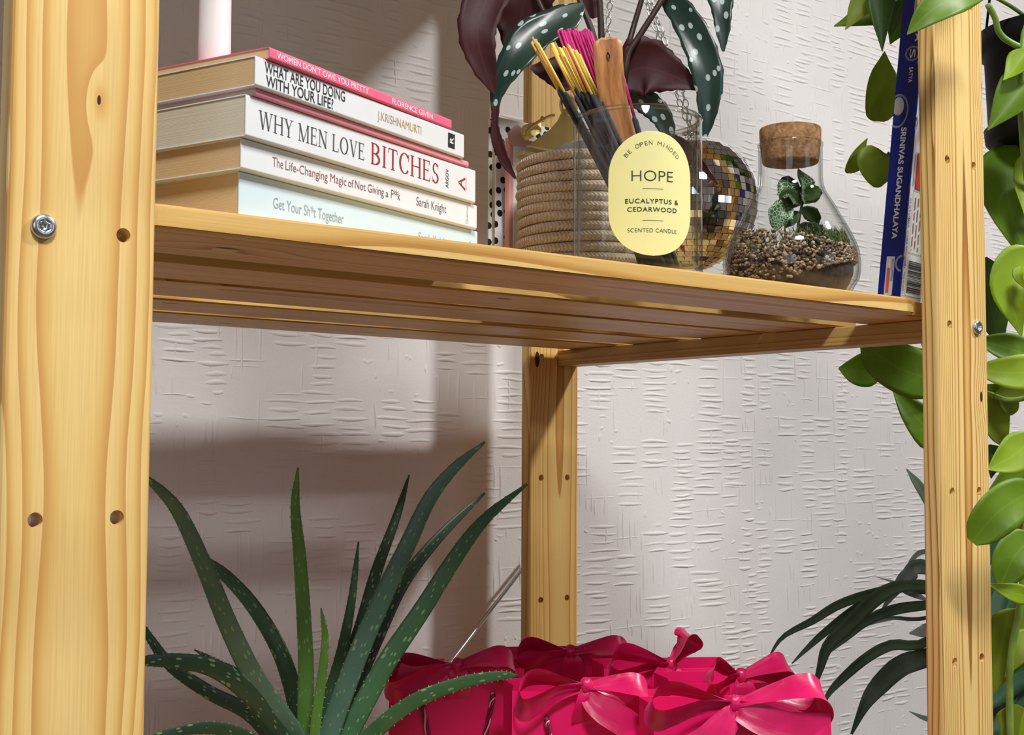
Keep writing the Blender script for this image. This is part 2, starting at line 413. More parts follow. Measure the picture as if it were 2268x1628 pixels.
def slat_pts(i, y0, y1):
    x0, x1 = .003, .777
    if i == 0:                           # front board: rounded corners beside the posts, tongues behind them
        p = []; r = .013; xe = .7125; yb = .0305
        for k in range(7): an = -math.pi/2+math.pi/2*k/6; p.append((xe-r+r*math.cos(an), y0+r+r*math.sin(an)))
        right = p+[(xe+.003, yb), (x1, yb), (x1, y1)]
        left = [(UW-x, y) for x, y in reversed(right)]
        return right+left
    if i == 4:                           # back board stops in front of the back posts
        return [(x0, y0), (x1, y0), (x1, y1), (x0, y1)]
    return [(x0, y0), (x1, y0), (x1, y1), (x0, y1)]
def shelf(zr, seed):
    for i, (y0, y1) in enumerate(SL):
        pts = slat_pts(i, y0, y1); bm = bmesh.new()
        lo = [bm.verts.new(UL(x, y, zr+.0082)) for x, y in pts]; hi = [bm.verts.new(UL(x, y, zr+.0205)) for x, y in pts]
        bm.faces.new(lo[::-1]); top = bm.faces.new(hi); n = len(pts)
        for k in range(n): bm.faces.new((lo[k], lo[(k+1) % n], hi[(k+1) % n], hi[k]))
        bmesh.ops.recalc_face_normals(bm, faces=bm.faces[:])
        ed = [e for e in bm.edges if abs(e.verts[0].co.z-e.verts[1].co.z) < 1e-6]
        bmesh.ops.bevel(bm, geom=ed, offset=.0014, segments=2, affect='EDGES')
        m = pine('pine_slat_%d_%d' % (seed, i), 'x', UL(.39, (y0+y1)/2+rnd.uniform(-.02, .02), zr), y1-y0, rnd.uniform(3, 6), seed*10+i, .003, 1.0, 2.2,
                 [(rnd.uniform(-.02, .02), rnd.uniform(-.3, .3), .005, 1.5)], tone=.9)
        bm_obj('slat', bm, m, unit)
    box('rail', (.749, .7775, T_+.0006, YB-.0004, zr-.009, zr+.008), M_rail[1], unit, .0012, off=U0)
    box('rail', (.0025, .031, T_+.0006, YB-.0004, zr-.009, zr+.008), M_rail[0], unit, .0012, off=U0)
    for x in (a_, UW-a_):
        for y, sg in ((0, -1), (YB+T_, 1)):
            prof = [(.0001, .0004), (.0014, .0004), (.0021, .0012), (.0023, .0024), (.0030, .0030), (.0042, .0029), (.0054, .0022), (.0058, .0012), (.0058, 0)]
            V, F = [], []; n = 24
            for i in range(n):
                an = 2*math.pi*i/n
                for k, (r, z) in enumerate(prof):
                    rr = r*(1-.16*math.cos(6*an)) if k in (2, 3) else r
                    V.append((x+rr*math.cos(an)-U0[0], y+sg*z-U0[1], zr+rr*math.sin(an)-U0[2]))
            mm = len(prof)
            for i in range(n):
                j = (i+1) % n
                for k in range(mm-1):
                    q = (i*mm+k, j*mm+k, j*mm+k+1, i*mm+k+1); F.append(q if sg < 0 else q[::-1])
            mk('screw', V, F, M_screw, unit)
for zr, sd in ((0, 4), (4*s, 5), (-4*s, 6)): shelf(zr, sd)
ZS, ZL = .0205, -4*s+.0205                 # tops of the middle and the lower shelf

# card boxes added unseen on the upper shelf, blocking light through its slats
M_kraft = plain('kraft_card', lin(176, 138, 96), .8, var=.06, vscale=20)
for i, (x0_, x1_) in enumerate(((.035, .275), (.285, .525), (.535, .765))):
    t_ = thing('added_shade_box', ('brown lidded card box added over the left post to shade the wall', 'brown lidded card box added between two others to shade the wall', 'brown lidded card box added over the right rail to shade the wall')[i], 'box', (x0_, .03, 4*s+.0206), group='unseen light-blocking boxes on the upper shelf')
    box('box_body', (.003, x1_-x0_-.003, .003, .447, 0, .13), M_kraft, t_, .002); box('box_lid', (0, x1_-x0_, 0, .45, .1305, .165), M_kraft, t_, .002)

# ================================================================ writing (flat print)
_txt = {}
def text_mesh(body, bold=0.0, spacing=1.0, align='LEFT'):
    cu = bpy.data.curves.new('t', 'FONT'); cu.body = body; cu.size = 1; cu.offset = bold; cu.space_character = spacing; cu.fill_mode = 'FRONT'; cu.resolution_u = 4
    ob = bpy.data.objects.new('t', cu); col.objects.link(ob)
    dg = bpy.context.evaluated_depsgraph_get(); me = bpy.data.meshes.new_from_object(ob.evaluated_get(dg))
    V = [v.co.copy() for v in me.vertices]; F = [tuple(p.vertices) for p in me.polygons]
    bpy.data.objects.remove(ob, do_unlink=True); bpy.data.curves.remove(cu); bpy.data.meshes.remove(me)
    return V, F
CAPH = .729                                # cap height of the built-in face per unit size
def fit_text(body, x0, x1, y0, y1, bold=0.0, spacing=1.0):
    """print fitted into a box: x0..x1 wide, baseline y0, cap line y1"""
    V, F = text_mesh(body, bold, spacing)
    a = min(v.x for v in V); b = max(v.x for v in V)
    cap = max(v.y for v in text_mesh('H', bold)[0])
    return [(x0+(v.x-a)/(b-a)*(x1-x0), y0+v.y/cap*(y1-y0)) for v in V], F
# drawn serif capitals: stems, hairlines and serifs as polygons, unit cap height
def serif_glyphs():
    st_, th, sf = .105, .045, .03
    def bar(x, y0=0, y1=1, w=st_): return [(x, y0), (x+w, y0), (x+w, y1), (x, y1)]
    def ser(x, y, l=.26): return [(x-l/2, y), (x+l/2, y), (x+l/2, y+sf), (x-l/2, y+sf)]
    def line(p, q, w):
        dx, dy = q[0]-p[0], q[1]-p[1]; l = math.hypot(dx, dy); wx = w/2*l/max(abs(dy), 1e-6)
        return [(p[0]-wx, p[1]), (p[0]+wx, p[1]), (q[0]+wx, q[1]), (q[0]-wx, q[1])]
    def arc(cx, cy, rx, ry, a0, a1, wv, wh, n=22):
        out, inn = [], []
        for i in range(n+1):
            a = math.radians(a0+(a1-a0)*i/n); w = abs(math.cos(a))*wv+abs(math.sin(a))*wh
            out.append((cx+rx*math.cos(a), cy+ry*math.sin(a))); inn.append((cx+(rx-w)*math.cos(a), cy+(ry-w)*math.sin(a)))
        return [[out[i], out[i+1], inn[i+1], inn[i]] for i in range(n)]
    top = 1-sf; G = {}
    G['H'] = (.78, [bar(.09), bar(.59), bar(.16, .5, .5+th, .46), ser(.14, 0), ser(.14, top), ser(.64, 0), ser(.64, top)])
    G['I'] = (.36, [bar(.13), ser(.18, 0), ser(.18, top)])
    G['L'] = (.6, [bar(.09), ser(.14, top), bar(.05, 0, th, .5), [(.5, 0), (.55, 0), (.58, .24), (.55, .24)]])
    G['E'] = (.62, [bar(.09), bar(.05, 0, th, .5), bar(.05, 1-th, 1, .47), bar(.15, .5, .5+th, .27), [(.5, 0), (.55, 0), (.57, .22), (.54, .22)], [(.48, .8), (.51, .8), (.52, 1), (.48, 1)], [(.40, .42), (.43, .42), (.43, .63), (.40, .63)]])
    G['T'] = (.66, [bar(.28), ser(.33, 0), bar(.05, 1-th, 1, .56), [(.05, 1), (.08, 1), (.06, .78), (.03, .78)], [(.58, 1), (.61, 1), (.63, .78), (.60, .78)]])
    G['V'] = (.74, [line((.38, 0), (.13, 1), st_), line((.38, 0), (.62, 1), th), ser(.13, top), ser(.62, top, .22)])
    G['W'] = (1.08, [line((.34, 0), (.13, 1), st_), line((.34, 0), (.54, 1), th), line((.76, 0), (.54, 1), st_), line((.76, 0), (.96, 1), th), ser(.13, top), ser(.54, top, .2), ser(.96, top, .22)])
    G['Y'] = (.7, [line((.35, .45), (.12, 1), st_), line((.35, .45), (.59, 1), th), bar(.3, 0, .5), ser(.35, 0), ser(.12, top), ser(.59, top, .22)])
    G['N'] = (.78, [bar(.12, 0, 1, th), bar(.62, 0, 1, th), line((.64, 0), (.13, 1), st_*1.05), ser(.14, 0), ser(.11, top, .2), ser(.64, top)])
    G['M'] = (.94, [bar(.12, 0, 1, th), bar(.74, 0, 1, st_), line((.45, 0), (.14, 1), st_), line((.45, 0), (.77, 1), th), ser(.14, 0), ser(.79, 0), ser(.12, top, .2), ser(.8, top, .2)])
    G['O'] = (.82, arc(.41, .5, .36, .51, 0, 360, st_*1.1, th*.8, 40))
    G['C'] = (.74, arc(.41, .5, .36, .51, 42, 318, st_*1.1, th*.8, 34)+[[(.65, .64), (.69, .64), (.69, .98), (.66, .98)]])
    G['B'] = (.66, [bar(.09), ser(.12, 0, .16), ser(.12, top, .16)]+arc(.3, .745, .26, .255, -90, 90, st_, th)+arc(.3, .265, .31, .265, -90, 90, st_, th)+[bar(.15, 0, th, .16), bar(.15, .49, .49+th, .16), bar(.15, 1-th, 1, .16)])
    G['S'] = (.56, arc(.28, .74, .2, .27, 30, 270, st_*.8, th)+arc(.28, .255, .22, .265, -150, 90, st_*.9, th)+[[(.44, .74), (.47, .74), (.47, .97), (.45, .97)], [(.06, .03), (.08, .03), (.09, .28), (.06, .28)]])
    return G
SERIF = serif_glyphs()
def serif_text(body, x0, x1, y0, y1, gap=.03):
    V, F = [], []; x = 0
    for ch in body:
        if ch == ' ': x += .34; continue
        wd, polys = SERIF[ch]
        for p in polys:
            b = len(V); V += [(x+q[0], q[1]) for q in p]; F.append(tuple(range(b, b+len(p))))
        x += wd+gap
    x -= gap
    return [(x0+u/x*(x1-x0), y0+v*(y1-y0)) for u, v in V], F
def rect2(x0, x1, y0, y1, n=8):
    V = [(x0+(x1-x0)*i/n, y) for i in range(n+1) for y in (y0, y1)]
    return V, [(2*i, 2*i+2, 2*i+3, 2*i+1) for i in range(n)]
def clamp(VF, a, b): return [(min(max(x, a), b), y) for x, y in VF[0]], VF[1]
def rot90(VF, cx, cy, sgn=-1):             # turn print to run down (or up) the surface
    V, F = VF
    return [(cx+sgn*-(y-cy), cy+sgn*(x-cx)) for x, y in V], F
def ring2(cx, cy, r0, r1, n=28, ry=1.0):
    V = []; F = []
    for i in range(n):
        a = 2*math.pi*i/n; V += [(cx+r0*math.cos(a), cy+r0*ry*math.sin(a)), (cx+r1*math.cos(a), cy+r1*ry*math.sin(a))]
    for i in range(n): j = (i+1) % n; F.append((2*i, 2*i+1, 2*j+1, 2*j))
    return V, F
def disc2(cx, cy, r, n=24, ry=1.0): return [(cx+r*math.cos(2*math.pi*i/n), cy+r*ry*math.sin(2*math.pi*i/n)) for i in range(n)], [tuple(range(n))]
def print_on(name, VF, mapf, mat, parent):
    V, F = VF
    return mk(name, [mapf(x, y) for x, y in V], F, mat, parent, False)
INK = {}
def ink(c):
    if c not in INK: INK[c] = plain('ink_%02x%02x%02x' % c, lin(*c), .6, var=.02)
    return INK[c]

# ================================================================ books
BK = [(.1250, .0260, .3345, .2217, .0242), (.1229, .0201, .3410, .2196, .0162), (.1228, .0154, .3493, .2155, .0219),
      (.1279, .0148, .3552, .2010, .0039), (.1253, .0105, .3610, .1964, .0156), (.1335, .0109, .3722, .1732, .0063)]
M_pink = plain('pink_cover', lin(240, 105, 140), .4, var=.03); M_pinkb = plain('rose_cover', lin(238, 150, 170), .45, var=.03)
M_white = plain('white_cover', lin(228, 231, 232), .35, var=.02); M_blue = plain('pale_blue_cover', lin(208, 228, 236), .38, var=.02)
def pages_mat(name, c, seed):
    m, t, p = nt(name); h = N(t); sp = h.sep(h.obj())
    n = h.noise(h.comb(h.math('MULTIPLY', sp[0], 6), h.math('MULTIPLY', sp[1], 6), h.math('MULTIPLY', sp[2], 2600)), 1.0, 2)
    t.links.new(h.ramp(n, [(.3, tuple(.86*x for x in c[:3])+(1,)), (.7, c)]), p.inputs['Base Color']); p.inputs['Roughness'].default_value = .9
    t.links.new(h.bump(n, .3, .0005), p.inputs['Normal']); return m
M_tan = pages_mat('aged_pages', lin(214, 184, 136), 1); M_cream = pages_mat('cream_pages', lin(214, 208, 186), 2)
spec = [('pale blue paperback at the bottom of the book stack', M_blue, M_tan, .135), ('white paperback with a long brown title above the pale blue book', M_white, M_tan, .135),
        ('thick white paperback with large grey and red serif title', M_white, M_cream, .14), ('thin rose pink book between two thick white paperbacks', M_pinkb, M_cream, .138),
        ('white paperback with heavy black two-line title', M_white, M_tan, .13), ('thin bright pink book on top of the stack under the candle', M_pink, M_tan, .13)]
books = []; zb = ZS
for i, ((X, Y, th_, L_, t_), (lab, mc, mp_, dp)) in enumerate(zip(BK, spec)):
    b = thing('paperback_book', lab, 'book', (X, Y, zb), th_, 'stack of books on the shelf'); e = .0006 if i not in (3, 5) else .0005
    g = .00005                                        # the shelf of air between two covers
    hb = t_-g
    r_ = min(.0012, hb*.3)
    # cover: wrapped round the spine, rounded arrises
    path = [(dp, 0)]+[(r_-r_*math.sin(k*math.pi/8), r_-r_*math.cos(k*math.pi/8)) for k in range(5)]+[(r_-r_*math.cos(k*math.pi/8), hb-r_+r_*math.sin(k*math.pi/8)) for k in range(5)]+[(dp, hb)]
    inner = [(dp, e)]+[(max(y, e), min(max(z, e), hb-e)) for y, z in path[1:-1]]+[(dp, hb-e)]
    Vv, Ff = [], []
    n = len(path)
    for x in (0, L_):
        for y, z in path: Vv.append((x, y, z))
        for y, z in inner: Vv.append((x, y, z))
    o2 = 2*n
    for k in range(n-1):
        Ff += [(k, k+1, o2+k+1, o2+k), (n+k, o2+n+k, o2+n+k+1, n+k+1), (k, n+k, n+k+1, k+1), (o2+k, o2+k+1, o2+n+k+1, o2+n+k)]
    Ff += [(0, o2, o2+n, n), (n-1, 2*n-1, o2+2*n-1, o2+n-1)]
    cv = mk('cover', Vv, Ff, mc, b, False)
    bmn = bmesh.new(); bmn.from_mesh(cv.data); bmesh.ops.recalc_face_normals(bmn, faces=bmn.faces[:]); bmn.to_mesh(cv.data); bmn.free()
    box('pages', (.0005, L_-.0005, e+.0002, dp-.001, e, hb-e), mp_, b)
    books.append((b, X, Y, th_, L_, hb, zb)); zb += t_
def su(i, px, py=300):                                 # how far along a spine a pixel column falls
    b, X, Y, th_, L_, t_, z = books[i]
    p0 = Vector((X, Y, z)); n = Vector((math.sin(th_), -math.cos(th_), 0)); q = at_plane(px, py, p0, n)
    return (q-p0).dot(Vector((math.cos(th_), math.sin(th_), 0)))
def spine(i, VF, c, nm='spine_title'):
    return print_on(nm, VF, lambda x, y: (x, -.00015, y), ink(c), books[i][0])
def T(i, f): return books[i][5]*f
spine(5, fit_text("WOMEN DON'T OWE YOU PRETTY", su(5, 613, 128), su(5, 816, 210), T(5, .26), T(5, .76), .005), (250, 238, 240))
spine(5, fit_text('FLORENCE GIVEN', su(5, 868, 235), su(5, 958, 265), T(5, .26), T(5, .76), .005), (250, 238, 240))
spine(4, fit_text('WHAT ARE YOU DOING', su(4, 586, 150), su(4, 764, 210), T(4, .53), T(4, .90), .010), (28, 28, 30))
spine(4, fit_text('WITH YOUR LIFE?', su(4, 589, 175), su(4, 738, 225), T(4, .10), T(4, .47), .010), (28, 28, 30))
spine(4, fit_text('J.KRISHNAMURTI', su(4, 836, 255), su(4, 933, 285), T(4, .34), T(4, .66), 0), (178, 152, 92))
spine(4, rect2(su(4, 992, 310), su(4, 1007, 315), T(4, .24), T(4, .84)), (22, 22, 24), 'publisher_mark')
cx, cy = su(4, 999.5, 312), T(4, .56)
print_on('publisher_letter', rot90(fit_text('R', cx-.002, cx+.002, cy-.0021, cy+.0021, .01), cx, cy, 1), lambda x, y: (x, -.0003, y), ink((235, 235, 235)), books[4][0])
spine(2, serif_text('WHY MEN LOVE', su(2, 572, 270), su(2, 808, 330), T(2, .27), T(2, .71)), (74, 74, 78))
spine(2, serif_text('BITCHES', su(2, 820, 330), su(2, 973, 390), T(2, .24), T(2, .82)), (150, 36, 44))
cx, cy = su(2, 990, 395), T(2, .48)
spine(2, rot90(fit_text('ARGOV', cx-.006, cx+.006, cy-.0016, cy+.0016, .006), cx, cy, 1), (48, 48, 52), 'author_name')
ax, bx = su(2, 1014, 405), su(2, 1030, 410); y0, y1 = T(2, .28), T(2, .68); my = (y0+y1)/2; mx_ = ax+.0022
spine(2, ([(ax, my+.0002), (bx, y1), (bx, y1-.0016), (ax+.0022, my+.0002), (ax, my-.0002), (bx, y0), (bx, y0+.0016), (ax+.0022, my-.0002), (ax+.0035, my+.0016), (ax+.0044, my+.0016), (ax+.0044, my-.0016), (ax+.0035, my-.0016)],
           [(0, 1, 2, 3), (4, 7, 6, 5), (8, 9, 10, 11)]), (165, 30, 42), 'publisher_mark')
spine(2, rect2(bx+.0008, bx+.0012, y0, y1), (190, 60, 66), 'publisher_mark')
spine(1, fit_text('The', su(1, 603.5, 350), su(1, 627, 356), T(1, .34), T(1, .66)), (170, 96, 96))
spine(1, fit_text('Life-Changing Magic', su(1, 632, 360), su(1, 767, 398), T(1, .34), T(1, .64)), (150, 100, 98))
spine(1, fit_text('of', su(1, 771, 398), su(1, 783, 400), T(1, .34), T(1, .62)), (130, 90, 92))
spine(1, fit_text('Not Giving', su(1, 786, 402), su(1, 850, 420), T(1, .34), T(1, .64)), (128, 92, 96))
spine(1, fit_text('a', su(1, 854, 420), su(1, 860, 420), T(1, .34), T(1, .60)), (110, 80, 84))
spine(1, fit_text('F**k', su(1, 866, 425), su(1, 886, 430), T(1, .34), T(1, .66)), (96, 78, 84))
spine(1, fit_text('Sarah Knight', su(1, 922, 445), su(1, 988, 460), T(1, .33), T(1, .66)), (120, 104, 108))
cx, cy = su(1, 1034, 475), T(1, .5)
spine(1, rot90(fit_text('Quercus', cx-.0058, cx+.0058, cy-.0012, cy+.0012), cx, cy, 1), (168, 166, 168), 'publisher_name')
spine(0, fit_text("Get Your Sh*t Together", su(0, 605, 440), su(0, 761, 470), T(0, .36), T(0, .60)), (150, 162, 166))
spine(0, fit_text('Sarah Knight', su(0, 927, 510), su(0, 992, 525), T(0, .36), T(0, .60)), (158, 166, 170))
cx, cy = su(0, 1040, 530), T(0, .42)
spine(0, rot90(fit_text('Quercus', cx-.0058, cx+.0058, cy-.0012, cy+.0012), cx, cy, 1), (150, 158, 162), 'publisher_name')
b6z = books[5][6]+books[5][5]
# ---- white candle on the books
cp = P(475, 100, .722); 
cnd = thing('pillar_candle', 'plain white dinner candle standing on the stack of books', 'candle', (cp.x, cp.y, b6z+.0003))
M_wax = plain('white_wax', lin(240, 240, 238), .35, sub=.15, var=.02, bump=.15, bscale=60)
rC = .0089
lathe('wax', [(0, 0), (rC*.97, 0), (rC, .001)]+[(rC*(1+.012*math.sin(k*1.7)), .001+k*.0135) for k in range(1, 13)]+[(rC*.99, .18), (rC*.8, .186), (rC*.25, .19), (0, .1905)], M_wax, cnd, n=40)
tube('wick', [(0, 0, .19), (.0004, 0, .196), (.0012, .0003, .2)], .0008, ink((60, 50, 45)), cnd, 6)

# ================================================================ candle glass with incense
M_glass = glass('clear_glass')
JX, JY, JR, JH = .459, .0755, .0457, .1145
jar = thing('candle_glass', 'clear glass tumbler with pale yellow oval label holding incense sticks', 'glass jar', (JX, JY, ZS))
Ri = JR-.0032
lathe('glass_wall', [(0, 0), (JR-.003, 0), (JR-.0008, .0012), (JR, .004), (JR, JH-.0015), (JR-.0008, JH), (Ri+.0008, JH), (Ri, JH-.0015), (Ri, .010), (Ri-.002, .0078), (0, .0072)], M_glass, jar, n=72)
lathe('glass_rim', [(Ri+.0016+.0021*math.cos(k_*math.pi/6), JH-.0012+.0017*math.sin(k_*math.pi/6)) for k_ in range(13)], glass('rim_glass', 2.2, edge=(.3, .33, .32)), jar, n=72)
toC = math.atan2(CAM.y-JY, CAM.x-JX)
def on_jar(ang0, rad):
    def f(x, y):
        an = ang0+x/JR; return (rad*math.cos(an), rad*math.sin(an), y)
    return f
lab_ang = toC+math.radians(13.1); LW, LH = .0308, .0426; LZ = .1345-ZS-.0640+.003
M_label = plain('yellow_label', lin(240, 234, 160), .55, var=.02)
V, F = [], []; nr = 26; rc = LW
for i in range(nr+1):
    y = -LH*math.cos(math.pi*i/nr)
    hy = max(0, abs(y)-(LH-rc)); hw = math.sqrt(max(rc*rc-hy*hy, 1e-9))
    for j in range(13): V.append((-hw+2*hw*j/12, LZ+y))
for i in range(nr):
    for j in range(12): F.append((i*13+j, i*13+j+1, (i+1)*13+j+1, (i+1)*13+j))
lf = on_jar(lab_ang, JR+.00025)
label = mk('paper_label', [lf(x, y) for x, y in V], F, M_label, jar)
lp = on_jar(lab_ang, JR+.00045)
def lab(VF, c=(52, 50, 40)): return print_on('label_print', VF, lp, ink(c), label)
k = 6.3e-5
def LY(cy): return LZ+(880-cy)*k
hx = .0145
lab(fit_text('HOPE', -hx, hx, LY(750), LY(637), -.012), (40, 40, 36))
lab(rect2(-.0072, .0072, LY(834), LY(829)), (110, 105, 70)); lab(rect2(-.0072, .0072, LY(1178), LY(1173)), (110, 105, 70))
lab(fit_text('EUCALYPTUS &', -.0188, .0188, LY(990), LY(942), .014, 1.15), (42, 42, 36))
lab(fit_text('CEDARWOOD', -.0174, .0174, LY(1080), LY(1032), .014, 1.15), (42, 42, 36))
lab(fit_text('SCENTED CANDLE', -.0172, .0172, LY(1304), LY(1262), -.004, 1.05), (84, 80, 58))
# lettering on an arc
arcR = .0235; msg = 'BE OPEN MINDED'; tot = math.radians(100)
for i, ch in enumerate(msg):
    if ch == ' ': continue
    th = math.pi/2+tot/2-tot*i/(len(msg)-1)
    V, F = fit_text(ch, *{'I': (-.00025, .00025), 'M': (-.0016, .0016), 'O': (-.0015, .0015), 'E': (-.0009, .0009)}.get(ch, (-.0012, .0012)), -.0014, .0014, 0)
    ca, sa = math.cos(th-math.pi/2), math.sin(th-math.pi/2); ox, oy = arcR*math.cos(th), LY(332)-arcR+arcR*math.sin(th)
    lab(([(ox+x*ca-y*sa, oy+x*sa+y*ca) for x, y in V], F), (110, 102, 66))
# incense sticks
M_yel, M_yel2, M_mag = plain('yellow_bamboo', lin(242, 222, 104), .6, var=.08, vscale=90), plain('amber_bamboo', lin(222, 168, 74), .6, var=.08), plain('magenta_bamboo', lin(205, 48, 128), .6, var=.06)
M_inc = plain('charcoal_incense', lin(48, 48, 52), .85, var=.25, vscale=300, bump=.4, bscale=900)
def stick(top, bot, mb, split, lab_, grp):
    a, b = np.array(top), np.array(bot); o = tuple(b)
    t_ = thing('incense_stick', lab_, 'incense stick', o, group=grp)
    c = a+(b-a)*split; V, F = tube_data([a, c], .00085, 7); mk('bamboo_end', V, F, mb, t_, off=o)
    dirn = (b-a)/np.linalg.norm(b-a)
    V, F = tube_data([c-dirn*.0005, c+dirn*.002, b-dirn*.001, b], [.0008, .0017, .0017, .0014], 7); mk('incense_coating', V, F, M_inc, t_, off=o)
RR = random.Random(5)
def jar_floor(fx, fy):                     # a spot on the floor of the glass, in units of its radius along the camera's right and away from it
    rr = Vector((_r.x, _r.y, 0)).normalized(); ff = Vector((_f.x, _f.y, 0)).normalized()
    v = Vector((JX, JY, 0))+rr*(fx*(Ri-.004))+ff*(fy*(Ri-.004)); return Vector((v.x, v.y, ZS+.0089))
dJ = (Vector((JX, JY, .08))-CAM).dot(_f)
ytops = [(1179, 82), (1177, 94), (1189, 93), (1192, 96), (1221, 96), (1224, 95), (1222, 107), (1235, 105), (1239, 105), (1243, 107), (1248, 103), (1252, 106), (1257, 98), (1260, 101), (1262, 108), (1268, 109), (1272, 112), (1276, 111), (1283, 120)]
for i, (px, py) in enumerate(ytops):
    f = i/len(ytops)
    bt = jar_floor(.28+.5*f*RR.uniform(.7, 1.1), RR.uniform(-.35, .25))
    dt = dJ+RR.uniform(-.012, .01)
    stick(P(px, py, dt), bt, M_yel if RR.random() < .65 else M_yel2, .215+RR.uniform(-.012, .012), 'black incense stick with a yellow bamboo end in the candle glass', 'yellow ended incense sticks in the glass')
for i in range(26):
    px = 1236+i*2.95+RR.uniform(-1.2, 1.2); py = 62+RR.uniform(-1, 9)+max(0, px-1290)*.35
    bt = jar_floor(.15+.6*i/26, RR.uniform(0, .55)); stick(P(px, py, dJ+.012+RR.uniform(0, .016)), bt, M_mag, .26+RR.uniform(-.02, .02), 'black incense stick with a magenta bamboo end in the candle glass', 'magenta ended incense sticks in the glass')
for (px, py, fx) in ((1357, 86, .72), (1359, 92, .78)):
    stick(P(px, py, dJ+.02), jar_floor(fx, .3), M_mag, .34, 'black incense stick with a magenta bamboo end in the candle glass', 'magenta ended incense sticks in the glass')
# wooden ash catcher
def wood_dark():
    m, t, p = nt('oiled_wood'); h = N(t); sp = h.sep(h.uv())
    v = h.comb(h.math('MULTIPLY', sp[0], 160), h.math('MULTIPLY', sp[1], 24), 0)
    n = h.noise(v, 1.0, 4, .6)
    t.links.new(h.ramp(n, [(.3, lin(112, 70, 40)), (.46, lin(176, 116, 66)), (.62, lin(206, 146, 88)), (.8, lin(150, 92, 50))]), p.inputs['Base Color']); p.inputs['Roughness'].default_value = .45
    return m
pm = [(1341, 84, -.012), (1345, 110, -.012), (1348, 150, -.011), (1358, 225, -.006), (1384, 330, .0), (1416, 450, .005), (1455, 596, .008)]
mid = catmull([P(x, y, dJ+o+.002) for x, y, o in pm], 26); hold = thing('incense_holder', 'curved flat wooden incense holder leaning in the candle glass', 'incense holder', tuple(mid[-1]))
V, F, UV = [], [], []; sdir = np.array(_r)*.985+np.array(_f)*.17; sdir /= np.linalg.norm(sdir); hole_c = np.array(P(1347, 124, dJ-.0115))
acc = 0
for i, c in enumerate(mid):
    tt = mid[min(i+1, 25)]-mid[max(i-1, 0)]; tt /= np.linalg.norm(tt); nn = np.cross(tt, sdir); nn /= np.linalg.norm(nn); sd = np.cross(nn, tt)
    if i: acc += np.linalg.norm(c-mid[i-1])
    wv = .0108*min(1, (i+.25)/2.6)**.45 if i < 3 else .0108-.0018*(i/25)
    for j, q in enumerate((-1, -.5, 0, .5, 1)): V.append(c+sd*wv*q+nn*(.0011+.0014*q*q)); UV.append((q*wv, acc))
    for j, q in enumerate((-1, -.5, 0, .5, 1)): V.append(c+sd*wv*q-nn*(.0011-.0014*q*q)); UV.append((q*wv, acc))
for i in range(25):
    a = i*10; b = a+10
    for j in range(4): F += [(a+j, b+j, b+j+1, a+j+1), (a+5+j, a+6+j, b+6+j, b+5+j)]
    F += [(a, a+5, b+5, b), (a+4, b+4, b+9, a+9)]
F += [(0, 1, 2, 3, 4, 9, 8, 7, 6, 5), tuple(250+i for i in (0, 5, 6, 7, 8, 9, 4, 3, 2, 1))]
mk('wooden_blade', V, F, wood_dark(), hold, off=tuple(mid[-1]), uv=UV)
tc = mid[3]-mid[1]; tc /= np.linalg.norm(tc); nn = np.cross(tc, sdir); nn /= np.linalg.norm(nn)
if np.dot(nn, np.array(_f)) > 0: nn = -nn
hv = [hole_c+nn*.0022+sdir*.0012*math.cos(2*math.pi*i/16)+tc*.0026*math.sin(2*math.pi*i/16) for i in range(16)]+[hole_c-nn*.004]
pt = min(range(26), key=lambda i: np.linalg.norm(mid[i]-hole_c)); sh = mid[pt]-hole_c; sh = nn*np.dot(sh, nn)
mk('bored_hole', [v+sh for v in hv[:16]]+[hv[0]*0+mid[pt]+nn*.0005], [(i, (i+1) % 16, 16) for i in range(16)], ink((45, 26, 16)), hold, off=tuple(mid[-1]))

# ================================================================ terrarium flask
TX, TY = .6325, .0805; ter = thing('bottle_terrarium', 'corked glass flask terrarium with gravel, soil and a small veined plant', 'terrarium', (TX, TY, ZS))
mmp = (Vector((TX, TY, .05))-CAM).dot(_f)/FPX
def tz(y): return (661-y)*.1/275*1.0            # pixel row to height in the flask
prof = [(0, 0), (.040, 0), (.0455, .0022), (134*mmp, tz(642)), (146*mmp, tz(622)), (149.5*mmp, tz(605)), (150*mmp, tz(585)), (147*mmp, tz(562)), (142*mmp, tz(545)), (132*mmp, tz(523)), (120*mmp, tz(500)), (108*mmp, tz(480)), (97*mmp, tz(460)), (85*mmp, tz(441)), (76*mmp, tz(426)), (71.5*mmp, tz(412)), (70*mmp, tz(395)), (70*mmp, tz(330)), (72*mmp, tz(325)), (72*mmp, tz(321)), (70.5*mmp, tz(319))]
outer = prof; inner = [(max(0, r-.0016), z-(.0 if z > .012 else -.0016)) for r, z in prof]
lathe('glass_flask', outer+inner[::-1], glass('flask_glass', .55), ter, n=64)
def cork_m():
    m, t, p = nt('cork'); h = N(t); vo = h.new('ShaderNodeTexVoronoi'); h.put(vo.inputs['Vector'], h.obj()); vo.inputs['Scale'].default_value = 320
    n = h.noise(h.obj(), 150, 4, .7)
    c = h.mix(.5, h.ramp(vo.outputs['Distance'], [(.1, lin(190, 148, 100)), (.6, lin(140, 98, 60))]), h.ramp(n, [(.35, lin(112, 74, 44)), (.6, lin(196, 156, 108))]))
    t.links.new(c, p.inputs['Base Color']); p.inputs['Roughness'].default_value = .85; t.links.new(h.bump(n, .7, .002), p.inputs['Normal']); return m
zc = tz(319)
lathe('cork_stopper', [(0, zc-.016), (60*mmp, zc-.016), (62*mmp, zc-.0145), (67.0*mmp, zc+.001), (68*mmp, zc+.0105), (66.5*mmp, zc+.012), (0, zc+.012)], cork_m(), ter, n=48)
